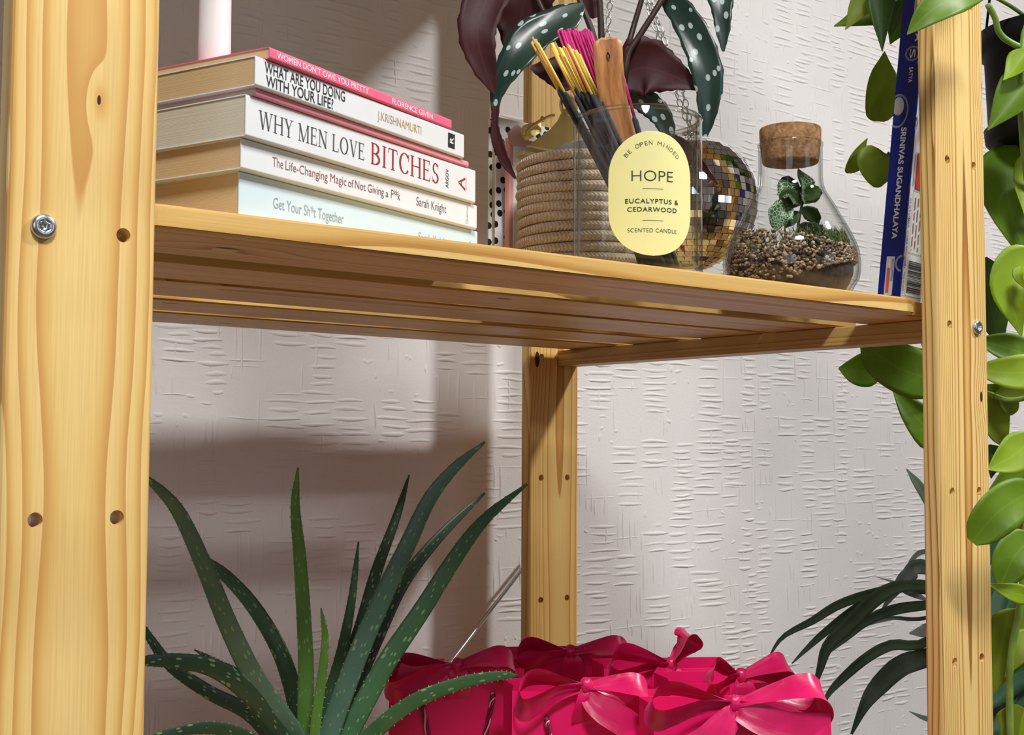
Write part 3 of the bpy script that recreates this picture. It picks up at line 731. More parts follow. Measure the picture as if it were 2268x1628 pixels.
def rin(z):                                       # inner radius of the flask at a height
    zz = [q[1] for q in prof[1:]]; rr = [q[0] for q in prof[1:]]; return float(np.interp(z, zz, rr))-.0022
M_soil = plain('dark_soil', lin(58, 48, 42), .95, var=.4, vscale=240, bump=.8, bscale=260)
# soil, heaped higher at the back right
V, F = [], []; na = 40; rightv = Vector((_r.x, _r.y, 0)).normalized(); fwd = Vector((_f.x, _f.y, 0)).normalized()
rs_ = random.Random(2)
def soil_z(x, y):
    rr = (x*rightv.x+y*rightv.y)/.05; ff = (x*fwd.x+y*fwd.y)/.05
    return .036+.003*rr+.010*ff+.003*math.sin(x*160)*math.cos(y*140)
ringz = [.0018, .006, .012, .017, .021]
for z in ringz:
    for i in range(na): a = 2*math.pi*i/na; r = rin(z)-.0034; V.append((r*math.cos(a), r*math.sin(a), z))
for f_ in (1.0, .75, .5, .25):
    for i in range(na):
        a = 2*math.pi*i/na; r = (rin(.036)-.0034)*f_; x, y = r*math.cos(a), r*math.sin(a)
        if f_ == 1.0:
            z = soil_z(x, y); r = rin(z)-.0034; x, y = r*math.cos(a), r*math.sin(a)
        V.append((x, y, soil_z(x, y)+rs_.uniform(-.001, .001)))
V.append((0, 0, soil_z(0, 0))); nrw = len(ringz)+4
for k_ in range(nrw-1):
    for i in range(na): j = (i+1) % na; F.append((k_*na+i, k_*na+j, (k_+1)*na+j, (k_+1)*na+i))
for i in range(na): F.append(((nrw-1)*na+i, (nrw-1)*na+(i+1) % na, nrw*na))
F.append(tuple(range(na-1, -1, -1)))
mk('soil', V, F, M_soil, ter)
# gravel
def gravel_m():
    m, t, p = nt('river_gravel'); h = N(t)
    g = h.new('ShaderNodeNewGeometry'); c = h.ramp(g.outputs['Random Per Island'], [(0, lin(84, 68, 54)), (.25, lin(140, 114, 84)), (.5, lin(174, 146, 108)), (.65, lin(112, 92, 74)), (.82, lin(188, 170, 146)), (.92, lin(72, 60, 50))], 'CONSTANT')
    t.links.new(c, p.inputs['Base Color']); p.inputs['Roughness'].default_value = .5; return m
ico = bmesh.new(); bmesh.ops.create_icosphere(ico, subdivisions=1, radius=1); iv = [v.co.copy() for v in ico.verts]; iff = [tuple(x.index for x in f.verts) for f in ico.faces]; ico.free()
V, F = [], []
rg = random.Random(9)
def pebble(c, s_):
    b = len(V); sx, sy, sz = s_*rg.uniform(.75, 1.3), s_*rg.uniform(.7, 1.2), s_*rg.uniform(.55, .95); ro = Matrix.Rotation(rg.uniform(0, 6), 3, 'Z') @ Matrix.Rotation(rg.uniform(-.8, .8), 3, 'X')
    for v in iv: q = ro @ Vector((v.x*sx, v.y*sy, v.z*sz)); V.append((c[0]+q.x, c[1]+q.y, c[2]+q.z))
    F.extend(tuple(i+b for i in f) for f in iff)
camdir = math.atan2(CAM.y-TY, CAM.x-TX)
for k_ in range(1500):                              # against the glass, as a sloping band, and over the soil
    a = camdir+rg.uniform(-1.9, 1.9); x, y = math.cos(a), math.sin(a)
    side = math.sin(a-camdir)                      # + is the picture's right
    zlo = .006+.016*max(0, side+.35); zhi = .046-.008*side
    z = rg.uniform(zlo, zhi)
    if rg.random() < .25 and side > .15: continue
    s_ = rg.uniform(.0012, .0021); r = rin(z)-s_*rg.uniform(1.0, 1.7)
    pebble((r*x, r*y, z), s_)
for k_ in range(300):
    a = rg.uniform(0, 6.28); r = .046*math.sqrt(rg.random()); x, y = r*math.cos(a), r*math.sin(a); z = soil_z(x, y)
    if r < rin(z)-.003: pebble((x, y, z+.001+rg.uniform(0, .006)*max(0, -(x*fwd.x+y*fwd.y)/.04)), rg.uniform(.0012, .002))
tag(mk('gravel', V, F, gravel_m(), ter, False), kind='stuff')
# moss: many fine blades at the right and the back
M_moss = plain('moss_green', lin(86, 100, 48), .8, var=.45, vscale=120)
V, F = [], []
for k_ in range(2600):
    a = camdir+(rg.gauss(1.3, .8) if rg.random() < .7 else rg.uniform(-2.4, -.9)); r = .05*rg.uniform(.45, 1); z0 = .034+.014*rg.random()
    x, y = r*math.cos(a), r*math.sin(a); rr = rin(z0)-.004
    if r > rr: x, y = x*rr/r, y*rr/r
    b = len(V); ln = rg.uniform(.004, .012); az = rg.uniform(0, 6.28); wv = .0005
    tx, ty, tz_ = x+math.cos(az)*ln*.6, y+math.sin(az)*ln*.6, z0+ln*.8
    q = math.hypot(tx, ty); lim = rin(min(tz_, .09))-.002
    if q > lim: tx, ty = tx*lim/q, ty*lim/q
    V += [(x-wv*math.sin(az), y+wv*math.cos(az), z0), (x+wv*math.sin(az), y-wv*math.cos(az), z0), (tx, ty, tz_)]; F.append((b, b+1, b+2))
tag(mk('moss', V, F, M_moss, ter, False), kind='stuff')

# ================================================================ leaves
def leaf(name, mid, hw, mats, parent, off=(0, 0, 0), tilt=0.0, cup=.25, n=18, nw=7, th=.0005, wave=0.0, wfreq=9, margin=0.0, tmax=None):
    """thin leaf shell: mid = (px, py, distance) along the midrib, hw = half widths in pixels at even steps, tilt = turned about the midrib"""
    m2 = catmull(mid, n); hws = np.interp(np.linspace(0, 1, n), np.linspace(0, 1, len(hw)), hw)
    tl = np.interp(np.linspace(0, 1, n), np.linspace(0, 1, len(tilt)), tilt) if hasattr(tilt, '__len__') else [tilt]*n
    c3 = [np.array(P(*p)) for p in m2]
    js = np.linspace(-1, 1, nw); top, bot, UV = [], [], []; acc = 0; R_, U_, F_ = np.array(_r), np.array(_u), np.array(_f)
    for i in range(n):
        a, b = m2[max(i-1, 0)], m2[min(i+1, n-1)]; t2 = np.array([b[0]-a[0], b[1]-a[1]]); t2 /= np.linalg.norm(t2)+1e-9
        p2 = (-t2[1], t2[0])
        side = math.cos(tl[i])*(R_*p2[0]-U_*p2[1])+math.sin(tl[i])*F_
        t3 = c3[min(i+1, n-1)]-c3[max(i-1, 0)]; t3 /= np.linalg.norm(t3)+1e-9
        side -= t3*np.dot(side, t3); side /= np.linalg.norm(side); nr = np.cross(side, t3)
        if np.dot(nr, F_) > 0 and abs(tl[i]) < 1.2: nr = -nr            # + is towards the camera
        w3 = hws[i]*m2[i][2]/FPX/max(.3, math.cos(tl[i]))
        if i: acc += np.linalg.norm(c3[i]-c3[i-1])
        for j in js:
            wob = 1+(margin*math.sin(i*2.1+(1 if j > 0 else 4)) if abs(j) > .9 else 0)
            q = c3[i]+side*w3*j*wob+nr*(w3*cup*j*j+w3*wave*math.sin(i/n*wfreq+j*2.5)*abs(j))
            top.append(q+nr*th/2); bot.append(q-nr*th/2); UV.append((j*w3, acc))
    V = top+bot; F, MI = [], []; N_ = n*nw
    for i in range(n-1):
        for j in range(nw-1):
            a = i*nw+j; F.append((a, a+1, a+nw+1, a+nw)); MI.append(0); F.append((N_+a, N_+a+nw, N_+a+nw+1, N_+a+1)); MI.append(1)
    for i in range(n-1):
        a = i*nw; F.append((a, a+nw, N_+a+nw, N_+a)); MI.append(1); a += nw-1; F.append((a, N_+a, N_+a+nw, a+nw)); MI.append(1)
    ms = mats if isinstance(mats, (list, tuple)) else [mats, mats]
    return mk(name, V, F, list(ms), parent, True, midx=MI, off=off, uv=UV+UV)
HEART = [.12, .75, 1.0, .98, .85, .66, .44, .22, .03]
LANCE = [.15, .55, .85, 1.0, .98, .86, .66, .38, .03]
def hwid(pr, m): return [m*x for x in pr]

# veined plant in the flask
def vein_m():
    m, t, p = nt('white_veined_leaf'); h = N(t)
    vo = h.new('ShaderNodeTexVoronoi', feature='DISTANCE_TO_EDGE', voronoi_dimensions='2D'); h.put(vo.inputs['Vector'], h.uv()); vo.inputs['Scale'].default_value = 420
    c = h.ramp(vo.outputs['Distance'], [(.0, lin(200, 214, 190)), (.06, lin(150, 178, 140)), (.14, lin(52, 92, 48)), (1, lin(40, 76, 38))])
    t.links.new(c, p.inputs['Base Color']); p.inputs['Roughness'].default_value = .45; return m
M_vein = vein_m(); M_tdark = leafmat('terrarium_leaf_back', lin(52, 74, 36), lin(66, 92, 44), .5)
dT = (Vector((TX, TY, .08))-CAM).dot(_f); TO = (TX, TY, ZS)
for mdl, hwm, mt, tlt in [([(1783, 452, dT), (1778, 410, dT-.002), (1768, 374, dT)], 19, M_vein, .9), ([(1775, 440, dT), (1800, 425, dT), (1814, 414, dT)], 17, M_tdark, .2),
                          ([(1785, 405, dT+.003), (1790, 430, dT), (1782, 452, dT)], 22, M_tdark, -.3),
                          ([(1770, 450, dT-.003), (1745, 425, dT-.006), (1722, 432, dT-.004)], 24, M_vein, .75), ([(1775, 452, dT-.004), (1745, 438, dT-.008), (1726, 448, dT-.008)], 18, M_tdark, .1),
                          ([(1755, 455, dT-.006), (1728, 475, dT-.010), (1716, 514, dT-.010)], 23, M_vein, .15), ([(1772, 462, dT), (1800, 475, dT), (1812, 500, dT+.004)], 13, M_tdark, .5),
                          ([(1770, 470, dT), (1752, 486, dT), (1738, 505, dT-.004)], 14, M_tdark, .3), ([(1768, 500, dT-.004), (1800, 505, dT-.006), (1822, 510, dT)], 12, M_vein, .8)]:
    leaf('leaf', mdl, hwid(LANCE, hwm*1.2), [mt, M_tdark], ter, TO, tlt, .3, n=12, wave=.12, margin=.08)
tube('stem', [P(1765, 545, dT), P(1768, 500, dT), P(1776, 455, dT), P(1783, 440, dT)], .0011, M_tdark, ter, 7, 10, off=TO)

# ================================================================ rope basket with begonia
BX, BY, BR = .5125, .195, .0548
bas = thing('rope_basket', 'coiled natural rope basket behind the candle glass', 'basket', (BX, BY, ZS))
def rope_m():
    m, t, p = nt('natural_rope'); h = N(t); uvs = h.sep(h.uv())
    a = h.math('FRACT', h.math('ADD', h.math('MULTIPLY', uvs[0], 330), h.math('MULTIPLY', h.math('PINGPONG', uvs[1], .004), 240)))
    r = h.math('PINGPONG', a, .5)
    n = h.noise(h.obj(), 500, 3)
    c = h.mix(.55, h.ramp(r, [(.05, lin(150, 128, 104)), (.3, lin(214, 194, 166))]), h.ramp(n, [(.3, lin(168, 146, 120)), (.7, lin(222, 204, 180))]))
    t.links.new(c, p.inputs['Base Color']); p.inputs['Roughness'].default_value = .9
    t.links.new(h.bump(h.math('ADD', r, h.math('MULTIPLY', n, .4)), .8, .0016), p.inputs['Normal']); return m
M_rope = rope_m(); rp = .0041; nrow = 14
for kk in range(nrow):
    z = rp+kk*2*rp*.965; Rr = BR-rp-.0012*abs(math.sin(kk*1.9))-(.002 if kk == 0 else 0)
    V, F, UV = [], [], []; na, nb = 64, 10
    for i in range(na+1):
        a = 2*math.pi*i/na
        for j in range(nb+1):
            b = 2*math.pi*j/nb; V.append(((Rr+rp*math.cos(b))*math.cos(a), (Rr+rp*math.cos(b))*math.sin(a), z+rp*math.sin(b)+.0007*math.sin(a*2+kk))); UV.append((a*Rr+kk*.003, j/nb*2*math.pi*rp))
    for i in range(na):
        for j in range(nb): q = i*(nb+1)+j; F.append((q, q+nb+1, q+nb+2, q+1))
    mk('rope_coil', V, F, M_rope, bas, uv=UV)
lathe('rope_base', [(0, .0005), (BR-.009, .0005), (BR-.007, .004), (0, .004)], M_rope, bas, n=40)
ZB = ZS+.0042
beg = thing('potted_begonia', 'spotted begonia with maroon leaf undersides growing in the rope basket', 'plant', (BX, BY, ZB)); BO = (BX, BY, ZB)
M_gpot = plain('grey_plastic_pot', lin(120, 116, 116), .5, var=.04)
pox, poy = _r.x*.012, _r.y*.012
lathe('pot', [(0, 0), (.028, 0), (.0325, .106), (.035, .106), (.035, .118), (.033, .118), (.032, .107), (.028, .003), (0, .003)], M_gpot, beg, (pox, poy, 0), n=48)
lathe('soil', [(.0318, .104), (.02, .107), (.01, .108), (0, .1085)], M_soil, beg, (pox, poy, 0), n=32)
M_bg = spotted('begonia_top', lin(30, 52, 44), lin(40, 66, 54), lin(176, 196, 190), 95, .33, .62, .32)
M_bm = leafmat('begonia_maroon', lin(58, 15, 22), lin(74, 22, 28), .6, vein=lin(84, 36, 40), vfreq=500, trans=.12)
M_bst = plain('begonia_stem', lin(62, 44, 36), .5, var=.25, vscale=60)
dB = (Vector((BX, BY, .2))-CAM).dot(_f)
root = P(1335, 330, dB+.005)
node = [P(1375, 215, dB), P(1384, 165, dB-.01), P(1330, 190, dB-.015)]
def bst(pts, r): tube('stem', pts, r, M_bst, beg, 8, 16, off=BO)
bst([root, node[0], node[1], P(1392, 118, dB-.01), P(1416, 80, dB-.01), P(1468, -4, dB-.01), P(1500, -70, dB)], [.003, .0028, .0026, .0022])
bst([P(1340, 335, dB), P(1372, 200, dB-.004), P(1387, 120, dB-.006), P(1403, 60, dB), P(1423, -8, dB), P(1440, -80, dB)], [.0028, .0024, .002])
bst([P(1330, 335, dB+.004), P(1335, 200, dB), P(1332, 80, dB), P(1328, 0, dB), P(1322, -90, dB)], [.003, .0027, .0024])
bst([P(1325, 340, dB), P(1330, 170, dB-.006), P(1313, 76, dB-.008), P(1284, 0, dB-.004), P(1270, -60, dB)], [.003, .0026, .002])
bst([P(1318, 340, dB), P(1305, 230, dB-.004), P(1262, 140, dB-.012), P(1222, 60, dB-.012), P(1192, 0, dB-.008), P(1170, -60, dB)], [.0028, .0024, .002])
def bleaf(mid, m, up, tilt=.15, cup=.2, mar=.05):
    leaf('leaf', [(x, y, dB+o) for x, y, o in mid], m, [M_bg, M_bm] if up else [M_bm, M_bg], beg, BO, tilt, cup, n=26, nw=9, wave=.10, wfreq=14, margin=mar)
bleaf([(1150, -60, -.03), (1090, -20, -.04), (1058, 60, -.05), (1068, 130, -.05), (1096, 208, -.045)], [10, 46, 48, 44, 38, 26, 4], False, .1)
bleaf([(1190, -80, .0), (1165, -10, .0), (1148, 60, .005), (1126, 131, .0)], [30, 64, 72, 58, 32, 4], False, .25)
bleaf([(1292, 10, -.02), (1240, 48, -.03), (1180, 85, -.035), (1135, 140, -.04), (1103, 205, -.04), (1096, 260, -.04)], [6, 36, 40, 42, 36, 24, 12, 5], True, .35)
bleaf([(1098, 235, -.041), (1098, 290, -.043), (1112, 340, -.044), (1142, 396, -.046)], [9, 8, 11, 13, 10, 2], False, .5)
bleaf([(1330, 150, .02), (1270, 165, .02), (1215, 160, .018), (1175, 150, .016)], [20, 44, 44, 26, 4], False, .4)
bleaf([(1376, 165, .0), (1430, 150, -.002), (1490, 168, -.004), (1549, 196, -.006)], [40, 66, 62, 44, 24, 5], False, .1)
bleaf([(1462, -20, .01), (1510, 30, .0), (1550, 105, -.01), (1570, 180, -.015), (1568, 250, -.015), (1561, 303, -.012)], [12, 26, 32, 34, 34, 26, 17, 6], True, .25)
bleaf([(1590, -110, .0), (1595, -30, .0), (1600, 40, -.004), (1602, 114, -.006)], [20, 34, 32, 22, 16, 3], True, .2)
bleaf([(1372, 205, .01), (1425, 222, .006), (1468, 262, .004), (1490, 330, .004)], [14, 22, 26, 24, 18, 4], True, .3)
bleaf([(1470, 300, .01), (1510, 320, .004), (1545, 352, -.004), (1590, 408, -.02)], [8, 12, 13, 10, 6, 1], False, .8)
bleaf([(1318, 40, .02), (1300, 0, .02), (1290, -60, .02)], [8, 22, 26, 18, 3], False, .5)

# ================================================================ mirror ball and chains
DB = P(1530, 451, 1.165); DR = 149*1.165/FPX
ball = thing('mirror_ball', 'silver mirror-tiled disco ball on a chain between candle glass and terrarium', 'disco ball', tuple(DB))
V, F = [], []
lathe('ball_core', [(DR*.985*math.sin(math.pi*i/24), -DR*.985*math.cos(math.pi*i/24)) for i in range(25)], plain('ball_grout', lin(70, 74, 76), .6, var=.1), ball, n=48)
M_mir = plain('mirror_tile', (.95, .96, .98, 1), .04, 1.0, var=.05, vscale=60)
ts = .0064; rows = int(math.pi*DR/ts); tiles = []
rt = random.Random(3)
for i in range(rows):
    la = -math.pi/2+math.pi*(i+.5)/rows; n_ = max(3, int(2*math.pi*DR*math.cos(la)/ts))
    for j in range(n_):
        lo_ = 2*math.pi*(j+.5*(i % 2)*0)/n_+.4*(i//2)
        nrm = Vector((math.cos(la)*math.cos(lo_), math.cos(la)*math.sin(lo_), math.sin(la)))
        tiles.append((nrm, 2*math.pi*DR*math.cos(la)/n_*.94, math.pi*DR/rows*.94))
tocam = (CAM-DB).normalized(); tiles.sort(key=lambda q: -(q[0].dot(tocam)+.30*q[0].dot(_r)))
bm = bmesh.new(); bmesh.ops.create_cube(bm, size=1); me_t = bpy.data.meshes.new('mirror_tile'); bm.to_mesh(me_t); bm.free(); me_t.materials.append(M_mir)
restV, restF = [], []; cv8, cf6 = boxdata(-.5, .5, -.5, .5, -.5, .5)
for i, (nrm, wd, ht) in enumerate(tiles):
    e = Vector((0, 0, 1)).cross(nrm).normalized(); u2 = nrm.cross(e)
    n2 = (nrm+e*rt.gauss(0, .022)+u2*rt.gauss(0, .022)).normalized(); e2 = (e-n2*e.dot(n2)).normalized(); u3 = n2.cross(e2)
    M3 = Matrix(((e2.x*wd, u3.x*ht, n2.x*.0012), (e2.y*wd, u3.y*ht, n2.y*.0012), (e2.z*wd, u3.z*ht, n2.z*.0012)))
    if i < 300:
        o = link_mesh('mirror_tile', me_t, ball); M4 = M3.to_4x4(); M4.translation = nrm*DR; o.matrix_local = M4
    else:
        b = len(restV); restV += [tuple(M3 @ Vector(v)+nrm*DR) for v in cv8]; restF += [tuple(x+b for x in f) for f in cf6]
tag(mk('mirror_tiles_far_side', restV, restF, M_mir, ball, False), kind='stuff')
lathe('hanging_cap', [(0, DR-.001), (.008, DR-.001), (.008, DR+.004), (.003, DR+.006), (0, DR+.006)], plain('chrome', (.8, .82, .84, 1), .15, 1.0, var=.03), ball, n=24)
M_chain = plain('chain_steel', (.72, .75, .78, 1), .2, 1.0, var=.05)
def linkmesh():
    L_, W_, r = .0040, .0022, .00055
    pts = []
    for k_ in range(16):
        a = 2*math.pi*k_/16; pts.append(np.array([W_*math.cos(a), 0, L_*math.sin(a)*(1.0)]))
    V, F = tube_data(pts+[pts[0]], r, 5, None, False); me = bpy.data.meshes.new('link'); me.from_pydata([tuple(v) for v in V], [], F); me.materials.append(M_chain)
    me.polygons.foreach_set('use_smooth', [True]*len(me.polygons)); return me
me_l = linkmesh()
def chain(pts, lab_, grp=None):
    pts = [np.array(p) for p in pts]; dense = catmull(pts, 400); o = tuple(dense[0]); t_ = thing('hanging_chain', lab_, 'chain', o, group=grp)
    acc = 0; last = dense[0]; nxt = 0; k_ = 0
    for i in range(1, 400):
        acc += np.linalg.norm(dense[i]-last); last = dense[i]
        if acc >= nxt:
            nxt += .0066; d_ = dense[min(i+1, 399)]-dense[i-1]; q = Vector(d_).to_track_quat('Z', 'Y').to_matrix().to_4x4() @ Matrix.Rotation(math.pi/2*(k_ % 2)+.5, 4, 'Z')
            ob = link_mesh('chain_link', me_l, t_); q.translation = Vector(dense[i])-Vector(o); ob.matrix_local = q; k_ += 1
ZU = 4*s+.0082
topc = DB+Vector((0, 0, DR+.006))
def up_to(px, d):                              # where a chain meets the underside of the upper shelf
    p = P(px, -600, d); dirn = p-CAM; return CAM+dirn*((ZU-CAM.z)/dirn.z) if dirn.z > 0 else p
def ztop(p, px, py, d):
    q = P(px, py, d); k_ = (ZU-p[2])/(q.z-p[2]); return (p[0]+(q.x-p[0])*k_, p[1]+(q.y-p[1])*k_, ZU)
c0 = topc
pA = P(1497, 205, 1.16); pB = P(1462, 92, 1.165); pC = P(1430, 0, 1.17); chain([c0, pA, pB, pC, ztop(pB, 1430, 0, 1.17)], 'silver chain running from the disco ball up to the shelf above', 'chains of the disco ball')
pA = P(1512, 205, 1.155); pB = P(1474, 95, 1.16); pC = P(1440, 0, 1.165); chain([c0+Vector((.002, 0, 0)), pA, pB, pC, ztop(pB, 1440, 0, 1.165)], 'silver chain running from the disco ball up to the shelf above', 'chains of the disco ball')
pB = P(1345, 80, 1.19); pC = P(1352, 0, 1.19); chain([P(1342, 190, 1.19), pB, pC, ztop(pB, 1352, 0, 1.19)], 'thin silver chain hanging free behind the begonia stems')

# ================================================================ clipboard with gold clip, dotted notebook
CY = .268; cl = at_plane(1128, 420, Vector((0, CY, 0)), Vector((0, 1, 0))).x
clip = thing('clipboard', 'small pink-edged clipboard with white paper and gold bulldog clip', 'clipboard', (cl, CY, ZS))
M_cpink = plain('pink_board', lin(226, 164, 158), .5, var=.05); M_paper = plain('white_paper', lin(236, 240, 240), .7, var=.02); M_gold = plain('polished_brass', lin(244, 226, 156), .34, .7, var=.06, vscale=60)
ctop = at_plane(1128, 302, Vector((0, CY, 0)), Vector((0, 1, 0))).z-ZS
CW = .088
box('board', (0, CW, 0, .007, 0, ctop), M_cpink, clip, .0012)
box('paper', (.004, CW-.004, -.0012, -.0001, .006, ctop-.004), M_paper, clip)
def cxz(px, py): q = at_plane(px, py, Vector((0, CY-.006, 0)), Vector((0, 1, 0))); return (q.x-cl, q.z-ZS)
for (p0_, p1_, y0_, y1_, bb) in ((cxz(1154, 341), cxz(1258, 357), -.010, -.0013, .001), (cxz(1160, 327), cxz(1243, 343), -.0135, -.0085, .001)):
    box('clip_jaw', (p0_[0], p1_[0], y0_, y1_, p1_[1], p0_[1]), M_gold, clip, bb)
pl = [(1161, 327), (1176, 312), (1200, 292), (1212, 275), (1215, 262), (1222, 250), (1242, 250), (1249, 262), (1262, 274), (1258, 300), (1252, 318), (1256, 340), (1240, 341)]
V = []
for x, y in pl: q = cxz(x, y); lift = (q[1]-cxz(1200, 330)[1])*.35; V.append((q[0], -.0125-lift, q[1]))
n = len(pl); V += [(x, y+.0009, z) for x, y, z in V]
F = [tuple(range(n)), tuple(range(2*n-1, n-1, -1))]+[(i, n+i, n+(i+1) % n, (i+1) % n) for i in range(n)]
o = mk('clip_handle', V, F, M_gold, clip, False); bmn = bmesh.new(); bmn.from_mesh(o.data); bmesh.ops.recalc_face_normals(bmn, faces=bmn.faces[:]); bmn.to_mesh(o.data); bmn.free()
def ringm(px, py, r, yy, nm='clip_ring'):
    q = cxz(px, py); pts = [(q[0]+r*math.cos(2*math.pi*i/24), yy, q[1]+r*1.12*math.sin(2*math.pi*i/24)) for i in range(25)]
    V, F = tube_data(pts, .0017, 7, None, False); mk(nm, V, F, M_gold, clip)
ringm(1232, 243, .0082, -.022)
pl2 = [(1160, 300), (1158, 285), (1170, 274), (1192, 268), (1210, 266), (1206, 290), (1180, 306), (1166, 312)]
V = []
for x, y in pl2: q = cxz(x, y); V.append((q[0], -.004+(q[1]-ctop)*.25, q[1]))
n = len(pl2); V += [(x, y+.0009, z) for x, y, z in V]
mk('clip_handle', V, [tuple(range(n)), tuple(range(2*n-1, n-1, -1))]+[(i, n+i, n+(i+1) % n, (i+1) % n) for i in range(n)], M_gold, clip, False)
V, F = tube_data([(cxz(1160, 300)[0], -.006, cxz(1160, 300)[1]), (cxz(1172, 282)[0], -.008, cxz(1172, 282)[1]), (cxz(1205, 262)[0], -.010, cxz(1205, 262)[1]), (cxz(1218, 258)[0], -.012, cxz(1218, 258)[1])], .0014, 8, 12); mk('clip_spring', V, F, M_gold, clip)
# torn pink tape at the corner
q0 = cxz(1133, 300); V = [(q0[0]-.001, -.0016, q0[1]+.003), (q0[0]+.009, -.0025, q0[1]+.012), (q0[0]+.022, -.0022, q0[1]+.004), (q0[0]+.022, -.0018, q0[1]-.006), (q0[0]+.002, -.0016, q0[1]-.007)]
mk('paper_corner', V+[(x, y+.0004, z) for x, y, z in V], [(0, 1, 2, 3, 4), (9, 8, 7, 6, 5)], plain('torn_pink_paper', lin(226, 178, 172), .7, var=.08), clip, False)
q = cxz(1160, 395)
def onclip(x, y): return (x, -.0013, y)
for (a, b, c, d) in ((.006, .08, q[1]+.018, q[1]+.0184), (.006, .08, q[1]+.008, q[1]+.0084)): print_on('form_line', rect2(a, b, c, d), onclip, ink((176, 180, 184)), clip)
NY = .284; nl = at_plane(1098, 420, Vector((0, NY, 0)), Vector((0, 1, 0))).x
nz = at_plane(1098, 258, Vector((0, NY, 0)), Vector((0, 1, 0))).z-ZS
nb = thing('dotted_notebook', 'white notebook with black polka dots standing behind the clipboard', 'notebook', (nl, NY, ZS))
def dots_m():
    m, t, p = nt('polka_dots'); h = N(t); sp = h.sep(h.obj())
    v = h.comb(h.math('MULTIPLY', sp[0], 92), h.math('MULTIPLY', sp[2], 92), 0)
    vo = h.new('ShaderNodeTexVoronoi', voronoi_dimensions='2D'); h.put(vo.inputs['Vector'], v); vo.inputs['Scale'].default_value = 1; vo.inputs['Randomness'].default_value = .72
    t.links.new(h.mix(h.math('LESS_THAN', vo.outputs['Distance'], .27), lin(236, 240, 240), lin(22, 24, 26)), p.inputs['Base Color']); p.inputs['Roughness'].default_value = .5; return m
M_dots = dots_m()
box('front_cover', (0, .085, 0, .0016, 0, nz), M_dots, nb, .0005); box('back_cover', (0, .085, .0094, .011, 0, nz), M_dots, nb, .0005); box('pages', (.003, .085, .0017, .0093, .003, nz-.003), M_cream, nb)

# ================================================================ incense box
ib = at_plane(1989, 656, Vector((0, .072, 0)), Vector((0, 1, 0))); lean = .105; bw, bd, bh = .046, .0195, .30
ibx = thing('incense_box', 'blue and white upright incense carton leaning beside the terrarium', 'carton', (ib.x, ib.y, ZS+.0002), math.radians(12))
def bx_(x, y, z): return (x, y*math.cos(lean)-z*math.sin(lean), z*math.cos(lean)+y*math.sin(lean))
def bbox(nm, x0, x1, y0, y1, z0, z1, mat):
    V, F = boxdata(x0, x1, y0, y1, z0, z1); return mk(nm, [bx_(*v) for v in V], F, mat, ibx, False)
M_bxw = plain('white_card', lin(222, 222, 222), .4, var=.03); M_bxb = plain('deep_blue_card', lin(18, 36, 130), .35, var=.06)
bbox('carton', 0, bw, 0, bd, 0, bh, M_bxw)
bbox('blue_side', -.0003, 0, 0.0, bd, 0, bh, M_bxb)
bbox('blue_side', 0, .0022, -.0003, 0, 0.0, bh, M_bxb)
def side(VF, c, nm='side_print'): return print_on(nm, clamp(VF, .0004, bd-.0003), lambda x, y: bx_(-.00055, bd-x, y), ink(c), ibx)      # x runs from the back edge to the corner
def front(VF, c, nm='front_print'): return print_on(nm, clamp(VF, .0003, bw-.0003), lambda x, y: bx_(x, -.00055, y), ink(c), ibx)
def zpx(y): return (655-y)/655*.272
def down(body, x, y0, y1, hgt, bold=0, spacing=1.0):        # lettering running down the carton between two pixel rows
    a, b = zpx(y0), zpx(y1); L_ = abs(a-b); cy = (a+b)/2
    return rot90(fit_text(body, x-L_/2, x+L_/2, cy-hgt/2, cy+hgt/2, bold, spacing), x, cy, -1)
WHT = (232, 234, 238)
side(down('SRINIVAS SUGANDHALAYA', .0108, 282, 512, .0046, .03, 1.0), WHT)
side(down('ATA', .0160, 60, 106, .0042, .03), WHT)
side(down('SATYA', .0125, 158, 190, .0034, .01), WHT)
zc_ = zpx(130); side(ring2(.0125, zc_, .0052, .0066), (120, 132, 180), 'round_mark'); side(ring2(.0125, zc_, .0046, .0051), (70, 84, 150), 'round_mark')
side(down('S', .0125, 121, 139, .0048, .0), WHT); side(disc2(.0180, zpx(149), .0010), (130, 140, 180), 'round_mark')
zc_ = zpx(245); side(disc2(.0040, zc_+.003, .0050, 24, 1.6), (186, 190, 194), 'round_mark'); side(disc2(.0036, zc_-.008, .0040, 24, 1.1), (24, 42, 138), 'round_mark')
side(ring2(.0040, zc_-.001, .0080, .0092, 36, 1.6), (130, 140, 180), 'round_mark')
z0, z1 = zpx(628), zpx(548); side(rect2(.0056, .0128, z0, z1), (206, 208, 214), 'sticker')
def side2(VF, c): return print_on('sticker_print', VF, lambda x, y: bx_(-.0008, bd-x, y), ink(c), ibx)
for i in range(2): side2(rect2(.0106+i*.0011, .0111+i*.0011, z0+.012, z1-.002), (60, 110, 150))
side2(rect2(.0068, .0096, z0+.002, z1-.010), (206, 90, 84))
zc_ = zpx(562); side(ring2(.0190, zc_, .0040, .0056, 24, 1.3), (130, 140, 180), 'round_mark')
front(ring2(.0012, zpx(558), .0034, .0052, 24, 1.3), (150, 158, 186), 'round_mark'); front(ring2(.0012, zpx(272), .0034, .0052, 24, 1.3), (150, 158, 186), 'round_mark')
front(down('CUSTOMER CARE NO : +91 7022000111', .0052, 426, 634, .0026, .008), (62, 58, 62))
front(rect2(.012, bw-.002, zpx(404), zpx(330)), (196, 46, 38), 'red_panel')
def front2(VF, c): return print_on('front_print', VF, lambda x, y: bx_(x, -.0009, y), ink(c), ibx)
front2(ring2(.024, zpx(362), .0052, .0062, 28, 1.5), (214, 140, 120))
